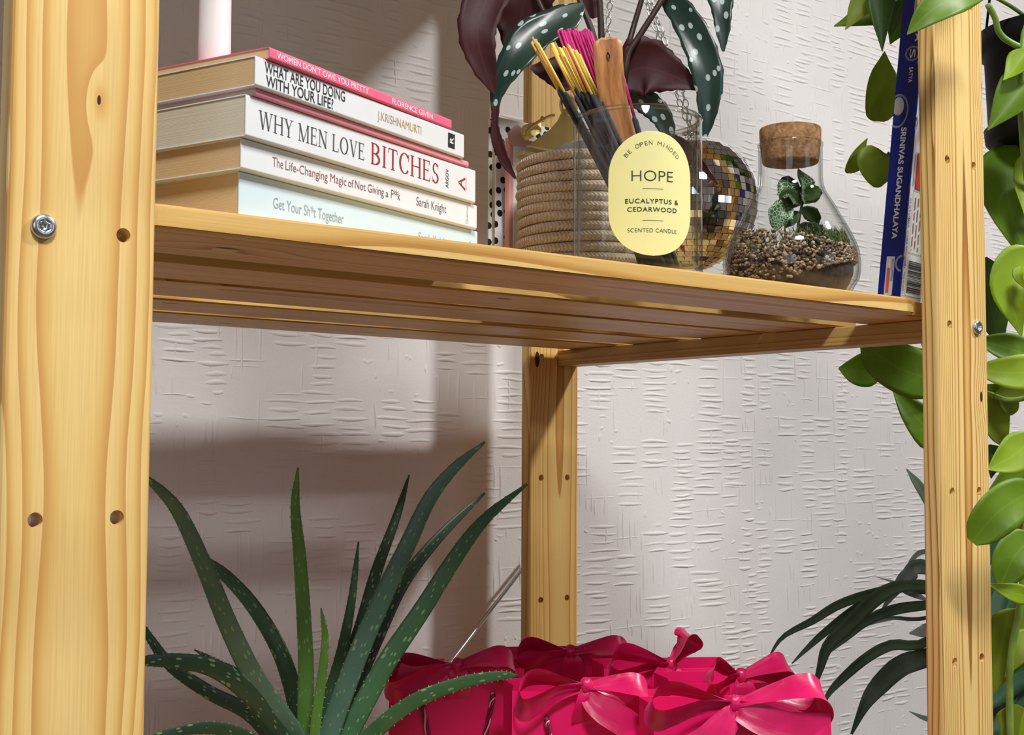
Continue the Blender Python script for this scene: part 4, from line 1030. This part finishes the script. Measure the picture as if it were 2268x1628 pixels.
front2(rect2(.0075, .0092, zpx(398), zpx(330)), (170, 166, 168))
for a, b in ((zpx(408), zpx(407)), (zpx(537), zpx(536))): front(rect2(.010, bw-.002, a, b), (150, 110, 100), 'panel_border')
front(rect2(.010, .0104, zpx(537), zpx(407)), (150, 110, 100), 'panel_border')
for i in range(3):
    zz = zpx(420)
    while zz > zpx(528):
        l = rnd.uniform(.004, .012); front(rect2(.015+i*.0065, .0166+i*.0065, max(zpx(530), zz-l), zz), (176, 138, 128), 'small_print'); zz -= l+.0022
zz = zpx(618)
while zz < zpx(552): hgt = rnd.choice((.0004, .0008, .0012)); front(rect2(.0125, bw-.004, zz, zz+hgt), (44, 42, 44), 'barcode_line'); zz += hgt+rnd.choice((.0004, .0007, .001))
front(rect2(.0095, .0099, zpx(626), zpx(546)), (70, 68, 70), 'panel_border'); front(rect2(.0095, bw-.002, zpx(626), zpx(625)), (70, 68, 70), 'panel_border')
front(rect2(.0125, .034, zpx(657), zpx(638)), (24, 30, 66), 'corner_mark'); front2(rect2(.029, .034, zpx(656), zpx(642)), (196, 60, 50)); front2(rect2(.014, .0165, zpx(656), zpx(641)), (150, 152, 160))
side(rect2(.0105, bd-.001, zpx(52), zpx(20)), (176, 178, 182), 'grey_panel')

# ================================================================ hanging pothos
M_po = [leafmat('pothos_lime', lin(150, 186, 30), lin(172, 202, 50), .48, vein=lin(180, 208, 66), vfreq=420, trans=.45),
        leafmat('pothos_green', lin(108, 148, 24), lin(130, 168, 38), .48, vein=lin(138, 174, 48), vfreq=420, trans=.45),
        leafmat('pothos_olive', lin(136, 158, 34), lin(158, 176, 50), .5, vein=lin(150, 168, 52), vfreq=420, trans=.45),
        leafmat('pothos_deep', lin(60, 96, 44), lin(84, 122, 58), .48, vein=lin(92, 130, 66), vfreq=420, trans=.25)]
M_vine = plain('pothos_vine', lin(118, 150, 60), .5, var=.2, vscale=60)
M_blackp = plain('black_plastic_pot', lin(16, 20, 22), .6, spec=.15, var=.1, vscale=20)
pc = P(2338, 215, 1.18); PR = .0645
ptop = P(2338, 68, 1.18).z; pbot = P(2338, 322, 1.18).z
pth = thing('hanging_pothos', 'lime green pothos trailing from a black hanging pot beside the shelving unit', 'plant', (pc.x, pc.y, pbot)); PO = (pc.x, pc.y, pbot)
H_ = ptop-pbot
lathe('pot', [(0, 0), (PR*.88, 0), (PR*.94, .004), (PR*.96, .016), (PR*.9, .018), (PR*.94, H_-.02), (PR*1.02, H_-.018), (PR*1.04, H_), (PR*.99, H_), (PR*.88, H_-.02), (PR*.84, .01), (0, .008)], M_blackp, pth, n=56)
lathe('soil', [(PR*.93, H_-.012), (PR*.5, H_-.008), (0, H_-.007)], M_soil, pth, n=32)
for k_ in range(3):
    a = 2*math.pi*k_/3+2.6; x0_, y0_ = PR*1.02*math.cos(a), PR*1.02*math.sin(a)
    tube('hanging_cord', [(x0_, y0_, H_-.004), (x0_*.3, y0_*.3, H_+.35), (0, 0, CEIL-pbot-.03)], .0013, M_blackp, pth, 6)
tube('ceiling_hook', [(0, 0, CEIL-pbot-.0005), (0, 0, CEIL-pbot-.02), (.008, 0, CEIL-pbot-.03), (0, 0, CEIL-pbot-.04)], .002, M_blackp, pth, 8, 12)
def vine(pts, r=.0022): tube('vine', [P(*p) for p in pts], r, M_vine, pth, 8, 30, off=PO)
vine([(2310, 72, 1.17), (2262, 30, 1.15), (2215, 0, 1.12), (2150, -30, 1.08), (2060, -50, 1.15), (1990, -30, 1.22), (2000, 60, 1.25), (2010, 200, 1.27), (2015, 390, 1.27), (2060, 560, 1.28), (2080, 760, 1.27), (2090, 930, 1.26)], .0017)
vine([(2310, 68, 1.16), (2275, 50, 1.11), (2262, 150, 1.09), (2264, 300, 1.10), (2285, 480, 1.14), (2300, 640, 1.17), (2310, 800, 1.16), (2300, 960, 1.15), (2285, 1080, 1.13), (2270, 1190, 1.12), (2262, 1330, 1.12), (2240, 1440, 1.12), (2236, 1560, 1.12), (2240, 1700, 1.12)], [.0026, .0028, .003, .0032, .0032])
vine([(2150, 868, 1.24), (2190, 872, 1.2), (2232, 886, 1.18), (2275, 880, 1.17), (2310, 860, 1.16)], .0024)
vine([(2188, 10, 1.08), (2204, 40, 1.085), (2212, 70, 1.09), (2235, 92, 1.095), (2275, 105, 1.10), (2320, 80, 1.13)], .0026)
def pl_(mid, m, mt, tilt=.2, cup=.2, pr=HEART, back=2):
    b = M_po[mt if isinstance(mt, int) else 0]
    leaf('leaf', mid, hwid(pr, m), [b, M_po[back]], pth, PO, tilt, cup, n=20, nw=9, wave=.06, wfreq=8)
L_ = 1.24
pl_([(1998, 15, L_), (1920, 36, L_), (1847, 58, L_-.02)], 34, 1, .3)
pl_([(1940, -30, L_-.03), (1903, 20, L_-.04), (1872, 66, L_-.04)], 28, 2, .3)
pl_([(1956, -70, L_-.05), (1953, 20, L_-.06), (1954, 114, L_-.07)], 31, 3, .4, .35)
pl_([(2010, -20, L_+.02), (1995, 40, L_+.01), (1972, 97, L_)], 52, 1, .1)
pl_([(2002, 0, L_-.01), (1985, 40, L_-.02), (1972, 82, L_-.03)], 20, 3, .5, .3)
pl_([(1962, 268, L_+.02), (1953, 200, L_), (1959, 114, L_)], 46, 2, .2, .25, [.1, .72, .98, 1, .95, .8, .58, .28, .02])
pl_([(1888, 383, L_+.01), (1894, 350, L_), (1921, 306, L_)], 23, 2, .5, .4)
pl_([(1972, 392, L_), (1935, 362, L_-.01), (1925, 322, L_)], 42, 2, .1, .15, [.2, .8, 1, 1, .95, .85, .7, .5, .1])
pl_([(2186, -14, 1.0), (2120, -8, .975), (2060, 26, .96), (2009, 76, .96)], 40, 1, .1, .15, LANCE)
M2 = 1.27
pl_([(1960, 812, M2), (1905, 822, M2), (1857, 816, M2)], 38, 1, .2, .2, LANCE)
pl_([(2085, 850, M2-.02), (1985, 812, M2-.03), (1908, 760, M2-.02)], 56, 1, .05, .12, [.3, .8, .98, 1, .97, .9, .78, .55, .1])
pl_([(2090, 985, M2), (2030, 925, M2-.01), (1975, 857, M2)], 44, 1, .2, .2)
pl_([(2070, 890, M2+.01), (2040, 860, M2+.01), (2005, 880, M2)], 12, 3, .5)
pl_([(2090, 745, M2+.02), (2050, 790, M2+.01), (2012, 765, M2)], 30, 0, .2)
# in front of and right of the post
R_ = 1.16
pl_([(2300, 150, 1.09), (2240, 225, 1.085), (2188, 288, 1.085)], 46, 1, .35, .5)
pl_([(2275, 110, 1.085), (2248, 150, 1.08), (2222, 178, 1.075)], 26, 0, .4, .3)
pl_([(2240, 320, R_+.02), (2232, 440, R_), (2290, 610, R_-.01)], 66, 1, .15, .2)
pl_([(2215, 320, R_+.04), (2240, 370, R_+.04), (2280, 400, R_+.04)], 40, 2, .1)
pl_([(2300, 560, R_-.02), (2238, 635, R_-.03), (2262, 745, R_-.03)], 60, 0, .1, .3)
pl_([(2290, 330, R_-.03), (2268, 400, R_-.03), (2270, 480, R_-.04)], 26, 0, .3)
pl_([(2180, 570, R_+.08), (2195, 680, R_+.08), (2220, 780, R_+.08)], 48, 3, .2)
pl_([(2260, 590, R_-.045), (2256, 612, R_-.05), (2272, 642, R_-.05)], 12, 0, .5)
pl_([(2320, 800, R_), (2240, 774, R_), (2160, 752, R_)], 36, 1, .2, .2, LANCE)
pl_([(2330, 815, R_-.02), (2250, 826, R_-.03), (2150, 816, R_-.02)], 40, 0, .15, .2, LANCE)
pl_([(2300, 830, R_+.03), (2250, 860, R_+.03), (2195, 880, R_+.03)], 34, 2, .2)
pl_([(2196, 850, R_+.05), (2200, 920, R_+.05), (2222, 988, R_+.05)], 36, 2, .1, .2, [.4, .9, 1, 1, .95, .85, .7, .5, .1])
pl_([(2225, 870, R_+.04), (2236, 900, R_+.04), (2240, 920, R_+.04)], 22, 2, .1, .2, [.5, 1, 1, 1, .9, .8, .7, .5, .1])
pl_([(2190, 985, R_+.06), (2200, 1020, R_+.06), (2195, 1060, R_+.06)], 26, 3, .1)
pl_([(2300, 960, R_-.04), (2245, 1008, R_-.05), (2188, 1040, R_-.06)], 42, 0, .2, .2, LANCE)
pl_([(2300, 1030, R_+.01), (2250, 1055, R_+.01), (2180, 1100, R_+.01)], 46, 1, .1)
pl_([(2290, 1085, .99), (2215, 1130, .97), (2152, 1200, .97)], 50, 1, .1, .18, [.4, .8, .95, 1, 1, .97, .88, .7, .25])
pl_([(2290, 1120, R_-.02), (2262, 1170, R_-.02), (2215, 1200, R_-.01)], 26, 2, .3)
pl_([(2285, 1190, 1.08), (2245, 1235, 1.07), (2216, 1296, 1.07)], 46, 1, .15, .2, [.4, .8, .95, 1, 1, .95, .8, .6, .2])
pl_([(2290, 1325, 1.06), (2235, 1310, 1.05), (2186, 1292, 1.05)], 22, 0, .2)
pl_([(2275, 1350, 1.14), (2235, 1430, 1.14), (2196, 1540, 1.14)], 62, 2, .1, .2)
pl_([(2290, 1400, 1.13), (2262, 1440, 1.12), (2225, 1500, 1.12)], 30, 2, .3)
pl_([(2250, 1560, 1.13), (2245, 1610, 1.13), (2215, 1680, 1.13)], 40, 2, .2)
pl_([(2320, 1560, 1.1), (2285, 1600, 1.1), (2250, 1660, 1.1)], 30, 0, .2)

# extra unseen foliage added above the pot to keep the downlight off the wall
rc_ = random.Random(21)
for k_ in range(46):
    a = rc_.uniform(0, 6.28); rr = rc_.uniform(.02, .13); b0 = Vector((pc.x-.05+rr*.5*math.cos(a), pc.y-.06+rr*.5*math.sin(a), ptop+rc_.uniform(.06, .36)))
    e = b0+Vector((math.cos(a)*.085, math.sin(a)*.085, rc_.uniform(-.04, .03))); m_ = (b0+e)/2+Vector((0, 0, .012))
    pts = [px_of(v) for v in (b0, m_, e)]
    if min(q[1] for q in pts) > -140 or max(q[1] for q in pts) > -90: continue
    pl_(pts, 78, rc_.choice((0, 1, 1, 2)), rc_.uniform(-.7, .7))
    if k_ % 4 == 0: tube('vine', [(pc.x, pc.y, ptop-.01), tuple((b0+Vector((pc.x, pc.y, ptop)))/2+Vector((.01, 0, .03))), tuple(b0)], .0016, M_vine, pth, 7, 10, off=PO)

# ================================================================ dark palm behind the right post
M_palm = leafmat('palm_leaf', lin(40, 70, 48), lin(56, 90, 62), .4, vein=lin(60, 92, 70), vfreq=100, trans=.1)
pb = Vector((1.30, .33, FLOOR)); palm = thing('potted_palm', 'dark green narrow-leaved palm in a floor pot beyond the right post', 'plant', tuple(pb)); KO = tuple(pb)
lathe('pot', [(0, 0), (.085, 0), (.11, .2), (.116, .2), (.116, .225), (.108, .225), (.104, .2), (.08, .01), (0, .01)], plain('stoneware_pot', lin(90, 84, 80), .6, var=.1), palm, n=40)
lathe('soil', [(.104, .205), (.05, .212), (0, .214)], M_soil, palm, n=32)
crown = []
for k_ in range(5):
    a = k_*1.3; e = pb+Vector((.05*math.cos(a), .05*math.sin(a), .60+.05*k_)); crown.append(e)
    tube('stem', [pb+Vector((.015*math.cos(a), .015*math.sin(a), .2)), pb+Vector((.03*math.cos(a), .03*math.sin(a), .42)), e], [.006, .005, .004], plain('palm_stem_%d' % k_, lin(60, 84, 48), .5, var=.2), palm, 8, 12, off=KO)
def pp(pts, m, d0=1.42, d1=1.62, tilt=.4):
    n_ = len(pts); mid = [(x, y, d0+(d1-d0)*i/(n_-1)) for i, (x, y) in enumerate(pts)]
    leaf('leaf', mid, [m*.5, m*.85, m, m, m*.9, m*.7, m*.4, m*.12], M_palm, palm, KO, tilt, .3, n=22, nw=5)
B_ = (2190, 1330)
pp([B_, (2051, 1294), (1957, 1309), (1864, 1337), (1800, 1375), (1733, 1412), (1698, 1466)], 10)
pp([B_, (2051, 1304), (1976, 1306), (1901, 1345), (1827, 1401), (1782, 1442), (1754, 1470)], 10)
pp([B_, (2051, 1258), (2013, 1274), (1987, 1304), (1954, 1350)], 16)
pp([(2060, 1300), (1990, 1300), (1935, 1330), (1879, 1386), (1834, 1431), (1815, 1487), (1796, 1546)], 15)
pp([B_, (2051, 1341), (1976, 1352), (1916, 1378), (1871, 1416), (1827, 1453)], 11)
pp([B_, (2051, 1369), (1976, 1369), (1935, 1380), (1900, 1393)], 4)
pp([B_, (2052, 1423), (1976, 1429), (1920, 1457), (1864, 1505), (1834, 1539), (1818, 1578)], 11)
pp([(2200, 1420), (2054, 1457), (1995, 1476), (1946, 1520), (1916, 1561), (1886, 1626)], 21)
pp([(2130, 1380), (2053, 1397), (2014, 1403)], 15)
pp([(2120, 1230), (2047, 1095), (2008, 1039)], 11)
pp([(2120, 1230), (2047, 1222), (2020, 1240), (2006, 1264)], 5)
pp([(2110, 1600), (2056, 1593), (2014, 1576)], 6)
pp([(2060, 1310), (1990, 1292), (1938, 1277)], 2.5)
pp([B_, (2015, 1305), (2035, 1320), (2055, 1330)], 8)
for k_, pts in enumerate([[(2170, 1500), (2210, 1330), (2230, 1200), (2270, 1130)], [(2150, 1480), (2200, 1300), (2205, 1180), (2180, 1100)], [(2180, 1560), (2240, 1500), (2300, 1480), (2360, 1500)], [(2160, 1640), (2230, 1560), (2290, 1540), (2340, 1560)],
                          [(2180, 1400), (2220, 1260), (2260, 1230), (2320, 1250)], [(2170, 1700), (2225, 1600), (2280, 1560), (2330, 1600)], [(2190, 1480), (2215, 1400), (2250, 1330), (2300, 1290)], [(2150, 1350), (2195, 1240), (2240, 1190), (2300, 1170)],
                          [(2160, 1420), (2230, 1360), (2280, 1350), (2340, 1380)], [(2170, 1660), (2215, 1540), (2225, 1440), (2260, 1360)]]):
    pp(pts, 34, 1.40, 1.48, .2)

# ================================================================ aloe on the lower shelf
AP = P(700, 1735, .93); ao = (AP.x, AP.y, ZL+.0002)
aloe = thing('potted_aloe', 'speckled aloe with toothed fleshy leaves on the lower shelf', 'plant', ao)
ph = AP.z-ZL
lathe('pot', [(0, 0), (.042, 0), (.055, ph-.012), (.06, ph-.012), (.06, ph+.008), (.055, ph+.008), (.053, ph-.01), (.04, .006), (0, .006)], plain('terracotta', lin(168, 98, 70), .8, var=.1, vscale=30), aloe, n=48)
lathe('soil', [(.053, ph-.004), (.025, ph), (0, ph+.001)], M_soil, aloe, n=32)
def aloe_m(nm, c1, c2): return spotted(nm, c1, c2, lin(126, 158, 112), 230, .22, .36, .4)
M_al = [aloe_m('aloe_green', lin(52, 92, 58), lin(70, 112, 70)), aloe_m('aloe_blue', lin(72, 108, 88), lin(92, 126, 104)), aloe_m('aloe_dark', lin(40, 70, 48), lin(54, 84, 58)), aloe_m('aloe_fresh', lin(76, 122, 50), lin(100, 146, 62))]
M_tooth = plain('aloe_tooth', lin(140, 160, 120), .5, var=.1)
def aleaf(mid, hw, mt, tilt=.0):
    n, ns = 26, 10
    m2 = catmull(mid, n); hws = np.interp(np.linspace(0, 1, n), np.linspace(0, 1, len(hw)), hw); c3 = [np.array(P(*p)) for p in m2]
    V, F, UV = [], [], []; TV, TF = [], []; acc = 0
    R_, U_, F_ = np.array(_r), np.array(_u), np.array(_f)
    for i in range(n):
        a, b = m2[max(i-1, 0)], m2[min(i+1, n-1)]; t2 = np.array([b[0]-a[0], b[1]-a[1]]); t2 /= np.linalg.norm(t2)+1e-9
        sd = math.cos(tilt)*(R_*-t2[1]-U_*t2[0])+math.sin(tilt)*F_; t3 = c3[min(i+1, n-1)]-c3[max(i-1, 0)]; t3 /= np.linalg.norm(t3)
        sd -= t3*np.dot(sd, t3); sd /= np.linalg.norm(sd); nr = np.cross(sd, t3)
        if np.dot(nr, F_) > 0: nr = -nr
        w3 = hws[i]*m2[i][2]/FPX
        if i: acc += np.linalg.norm(c3[i]-c3[i-1])
        for j in range(ns):                       # half-round back, hollow face
            an = 2*math.pi*j/ns; x, y = math.cos(an), math.sin(an)
            y = y*.5 if y < 0 else y*.22-.10*(1-x*x)
            V.append(c3[i]+sd*w3*x+nr*w3*y); UV.append((x*w3+(.05 if y < 0 else 0), acc))
        if 1 < i < n-2:
            for sg in (-1, 1):
                for fr in (0,):
                    cpt = c3[i]+(c3[i+1]-c3[i])*fr+sd*w3*sg*.97; b_ = len(TV); q = .0006
                    TV += [cpt+t3*q, cpt-t3*q, cpt+nr*q*.6, cpt+sd*sg*.0010+t3*.0005]; TF += [(b_, b_+2, b_+3), (b_+2, b_+1, b_+3), (b_+1, b_, b_+3)]
    for i in range(n-1):
        for j in range(ns): k2 = (j+1) % ns; F.append((i*ns+j, i*ns+k2, (i+1)*ns+k2, (i+1)*ns+j))
    F += [tuple(range(ns)), tuple((n-1)*ns+j for j in range(ns-1, -1, -1))]
    o = mk('leaf', V, F, M_al[mt], aloe, True, off=ao, uv=UV)
    tag(mk('leaf_teeth', TV, TF, M_tooth, o, False, off=ao), kind='stuff')
TIP = [1, 1, .97, .92, .85, .75, .62, .45, .12]
def al(pts, hw, mt, db=.93, dt=.93, tilt=0):
    pts = [(700+(pts[0][0]-700)*.25, 1728)]+list(pts); n_ = len(pts)
    aleaf([(x, y, db+(dt-db)*i/(n_-1)) for i, (x, y) in enumerate(pts)], [hw*x for x in TIP], mt, tilt)
al([(648, 1625), (566, 1506), (505, 1383), (455, 1260), (402, 1145), (361, 1091), (300, 1040)], 25, 1, .92, .80)
al([(660, 1575), (624, 1452), (566, 1350), (505, 1280), (455, 1243), (425, 1232)], 20, 0, .95, 1.02)
al([(677, 1625), (677, 1452), (665, 1247), (654, 1124), (660, 1036)], 19, 3, .92, .92)
al([(697, 1625), (714, 1493), (720, 1411), (711, 1347)], 12.5, 3, .91, .9)
al([(722, 1575), (755, 1452), (779, 1329), (794, 1200)], 15, 0, .95, 1.0)
al([(735, 1545), (792, 1411), (833, 1268), (878, 1145), (906, 1052)], 17, 2, .96, 1.05)
al([(730, 1625), (784, 1473), (845, 1329), (903, 1206), (952, 1104), (1009, 1034), (1074, 979)], 24, 1, .92, .95)
al([(763, 1575), (833, 1411), (894, 1288), (976, 1186), (1074, 1092)], 20, 2, .95, 1.05)
al([(771, 1625), (853, 1473), (935, 1350), (1017, 1222), (1079, 1145), (1168, 1072)], 24, 0, .92, .98)
al([(825, 1625), (915, 1555), (1017, 1514), (1100, 1497), (1148, 1496)], 19, 0, .91, .88)
al([(607, 1616), (550, 1534), (476, 1481), (402, 1465), (332, 1463), (290, 1470)], 25, 2, .91, .84)
al([(566, 1592), (464, 1534), (381, 1477), (336, 1419), (300, 1360)], 18, 2, .95, .95)
al([(590, 1560), (533, 1497), (484, 1469), (430, 1439)], 12, 2, .98, 1.05)
al([(560, 1640), (464, 1612), (361, 1628), (320, 1650)], 16, 2, .9, .84)
al([(660, 1616), (620, 1559), (600, 1530)], 11, 2, .96, 1.0)

# ================================================================ gift bags
M_bag = plain('hot_pink_card', lin(240, 20, 106), .42, var=.03, vscale=10); M_bagin = plain('bag_inside', lin(214, 30, 96), .7, var=.03)
def satin():
    m, t, p = nt('satin_ribbon'); h = N(t)
    p.inputs['Base Color'].default_value = lin(200, 16, 88); p.inputs['Roughness'].default_value = .34; p.inputs['Sheen Weight'].default_value = .25; p.inputs['Sheen Tint'].default_value = lin(255, 120, 170)
    p.inputs['Anisotropic'].default_value = .5
    n = h.noise(h.obj(), 90, 2); c = h.ramp(n, [(.3, lin(206, 16, 88)), (.7, lin(220, 24, 100))]); t.links.new(c, p.inputs['Base Color'])
    t.links.new(h.bump(h.noise(h.comb(h.math('MULTIPLY', h.sep(h.uv())[0], 160), h.math('MULTIPLY', h.sep(h.uv())[1], 30), 0), 1.0, 2), .10, .003), p.inputs['Normal']); return m
M_satin = satin(); M_cord = plain('crimson_cord', lin(120, 14, 52), .5, var=.1); M_cord2 = plain('pale_cord', lin(226, 176, 184), .4, var=.05)
BWD, BDP = .113, .056
def ribbon(name, pts, wvec, parent, widths, n=30, rw=.022, curl=.1):
    c = catmull(pts, n); ws = np.interp(np.linspace(0, 1, n), np.linspace(0, 1, len(widths)), widths)
    wv = catmull(wvec, n) if len(wvec) > 1 else [np.array(wvec[0], float)]*n
    V, UV = [], []; acc = 0; nw = 7
    for i in range(n):
        t3 = c[min(i+1, n-1)]-c[max(i-1, 0)]; t3 /= np.linalg.norm(t3)+1e-9; w = wv[i]-t3*np.dot(wv[i], t3); w /= np.linalg.norm(w)+1e-9; nr = np.cross(t3, w)
        if i: acc += np.linalg.norm(c[i]-c[i-1])
        for j in np.linspace(-1, 1, nw):
            hw_ = rw/2*ws[i]; fold = (1-ws[i])*.0022*math.sin(j*7+i*.4)
            V.append(c[i]+w*hw_*j+nr*(hw_*curl*(j*j-.5)+fold)); UV.append((j*rw/2, acc))
    N_ = n*nw; V2 = V+[v*1 for v in V]; F = []
    for i in range(n-1):
        for j in range(nw-1): a = i*nw+j; F.append((a, a+1, a+nw+1, a+nw))
    return mk(name, V, F, M_satin, parent, True, uv=UV)
def gift_bag(px, py, d, ang, lab_, loops, tails, knot=(0, -.004, .004), handle=True, notch=True):
    """a bag whose front top edge is centred at the pixel; all stand on the lower shelf and have the same height"""
    tp = P(px, py, d); hB = .2215
    b = thing('gift_bag', lab_, 'gift bag', (tp.x, tp.y, ZL+.0002), -(YAW)+math.radians(ang), 'pink gift bags on the lower shelf')
    hw = BWD/2
    pts = [(-hw, 0), (hw, 0), (hw, hB)]+([(.0085, hB), (.0085, hB-.021), (-.0085, hB-.021), (-.0085, hB)] if notch else [])+[(-hw, hB)]
    n = len(pts)
    for nm, y0_ in (('front_panel', 0), ('back_panel', BDP)):
        V = [(x, y0_, z) for x, z in pts]+[(x, y0_+.0007, z) for x, z in pts]
        mk(nm, V, [tuple(range(n)), tuple(range(2*n-1, n-1, -1))]+[(i, n+i, n+(i+1) % n, (i+1) % n) for i in range(n)], M_bag, b, False)
    for sg in (-1, 1):
        g = [(sg*hw, .0007), (sg*(hw-.0045), BDP*.5), (sg*hw, BDP)]
        V = [(x, y, z) for z in (0, hB-.0005) for x, y in g]
        o = mk('side_gusset', V, [(0, 1, 4, 3), (1, 2, 5, 4)], M_bag, b, False)
    mk('bag_floor', [(-hw, .0007, .0005), (hw, .0007, .0005), (hw, BDP, .0005), (-hw, BDP, .0005)], [(0, 1, 2, 3)], M_bagin, b, False)
    kx, ky, kz = knot; kz += hB
    # knot
    V, F = [], []
    for i in range(9):
        for j in range(12):
            u_, v_ = math.pi*i/8, 2*math.pi*j/12; r = 1+.12*math.sin(5*v_+2*u_)
            V.append((kx+.0052*math.sin(u_)*math.cos(v_)*r, ky+.0048*math.sin(u_)*math.sin(v_)*r, kz+.0062*math.cos(u_)*r))
    for i in range(8):
        for j in range(12): F.append((i*12+j, i*12+(j+1) % 12, (i+1)*12+(j+1) % 12, (i+1)*12+j))
    mk('ribbon_knot', V, F, M_satin, b, True, uv=[(0, 0)]*len(V))
    for (an, ln, op, wz, yo, tw) in loops:
        ln *= .9; op *= .8; wz *= .78          # angle, length, opening, how upright the band stands, reach towards the front, twist
        ca, sa = math.cos(math.radians(an)), math.sin(math.radians(an)); P3 = []; W3 = []
        for i in range(11):
            s_ = i/10; al_ = ln*math.sin(math.pi*s_)**.75; la = op*math.sin(2*math.pi*s_)*(.35+.65*math.sin(math.pi*s_))
            P3.append((kx+ca*al_-sa*la, ky+yo*math.sin(math.pi*s_)-.010*math.cos(math.pi*s_)*math.sin(math.pi*s_)*2, kz+sa*al_+ca*la-.016*abs(ca)**3*(al_/ln)**2))
            q = wz+tw*(s_-.5); W3.append((-sa*math.sin(q), math.cos(q), ca*math.sin(q)))
        ribbon('ribbon_loop', P3, W3, b, [.28, .7, .95, 1, 1, 1, 1, 1, .95, .7, .28])
    for pts3, w3 in tails: ribbon('ribbon_tail', [(kx+x, ky+y, kz+z) for x, y, z in pts3], w3, b, [.3, .75, 1, 1, 1], n=22)
    if handle:
        for yy, sg in ((-.0022, -1),):
            hp = [(-.030, .003, hB-.021), (-.030, -.003, hB-.021), (-.029, -.0045, hB-.028), (-.022, -.005, hB-.06), (-.010, -.005, hB-.095), (0, -.005, hB-.104), (.010, -.005, hB-.095), (.022, -.005, hB-.06), (.029, -.0045, hB-.028), (.030, -.003, hB-.021), (.030, .003, hB-.021)]
            dn = catmull(hp, 120)
            for ph_, mt in ((0, M_cord), (2.09, M_cord), (4.19, M_cord2)):
                pts = []
                for i, c in enumerate(dn):
                    t3 = dn[min(i+1, 119)]-dn[max(i-1, 0)]; t3 /= np.linalg.norm(t3); a1 = np.cross(t3, [0, 1, 0]); a1 /= np.linalg.norm(a1)+1e-9; a2 = np.cross(t3, a1); th = ph_+i*.55
                    pts.append(c+(a1*math.cos(th)+a2*math.sin(th))*.0013)
                V, F = tube_data(pts, .0011 if mt is M_cord else .0007, 6); mk('handle_cord', V, F, mt, b)
    return b
DN = ([(0, 0, 0), (.006, -.006, -.012), (.028, -.012, -.026), (.056, -.012, -.046)], [(.2, .3, 1), (.3, .2, 1)])
DL = ([(0, 0, 0), (-.006, -.006, -.010), (-.022, -.010, -.024), (-.045, -.008, -.036)], [(-.2, .3, 1), (-.3, .2, 1)])
SH = ([(0, 0, 0), (.001, -.004, -.008), (.001, -.002, -.018), (.0, .003, -.028)], [(1, .1, 0), (1, .1, 0)])
# back row
gift_bag(1262, 1462, 1.165, 6, 'pink ribboned gift bag in front of the back post', [(8, .062, .016, 1.1, .004, .5), (172, .055, .014, 1.1, .003, -.4)], [SH], handle=False, notch=False)
gift_bag(1484, 1480, 1.10, 7, 'pink gift bag whose ribbon loop stands upright', [(58, .036, .011, .5, .0, 1.0), (166, .060, .012, 1.0, .004, .4)], [([(0, 0, 0), (-.008, -.008, -.008), (-.014, -.010, -.026), (-.020, -.010, -.05)], [(1, .2, .2), (1, .2, .3)]), SH], handle=False, notch=False)
gift_bag(1012, 1482, 1.09, 5, 'pink gift bag behind the lowest aloe leaf', [(14, .056, .014, 1.15, -.004, .5), (176, .066, .015, 1.1, -.004, -.5)], [SH, ([(0, 0, 0), (-.016, -.006, -.006), (-.034, -.010, -.010), (-.050, -.010, -.006)], [(-.1, .4, 1), (-.2, .4, 1)])])
# middle and front
gift_bag(1638, 1512, 1.035, 7, 'pink gift bag with only its bow and top edge showing between two others', [(20, .05, .013, 1.0, .003, .5), (160, .03, .012, 1.0, .003, -.4)], [SH], handle=False, knot=(0, -.004, .006))
gift_bag(1296, 1527, 1.0, 7, 'bright pink gift bag with a notched front under its bow', [(6, .055, .012, 1.15, -.002, .5), (172, .060, .014, 1.2, -.004, -.5)], [SH, DN])
gift_bag(1622, 1571, .925, 5, 'foremost pink gift bag with the widest ribbon bow', [(14, .075, .017, 1.1, -.004, .6), (168, .070, .013, 1.0, -.002, -.5)], [SH, DL, ([(0, 0, 0), (.008, -.006, -.006), (.034, -.012, -.014), (.066, -.012, -.016)], [(.1, .3, 1), (.2, .3, 1)])], knot=(0, -.006, .006))

# ---- thin rod leaning behind the back post
ra, rb = at_plane(985, 1484, Vector((0, .55, 0)), Vector((0, 1, 0))), at_plane(1200, 1204, Vector((0, .575, 0)), Vector((0, 1, 0)))
dr = (rb-ra).normalized(); lowz = (ZL-.2-ra.z)/dr.z
tag(tube('thin_metal_rod', [tuple(ra+dr*lowz*.2), tuple(ra), tuple(rb)], .0021, plain('rod_steel', lin(196, 198, 196), .3, .8, var=.05), None, 8), 'thin silver rod leaning behind the back post', 'rod')
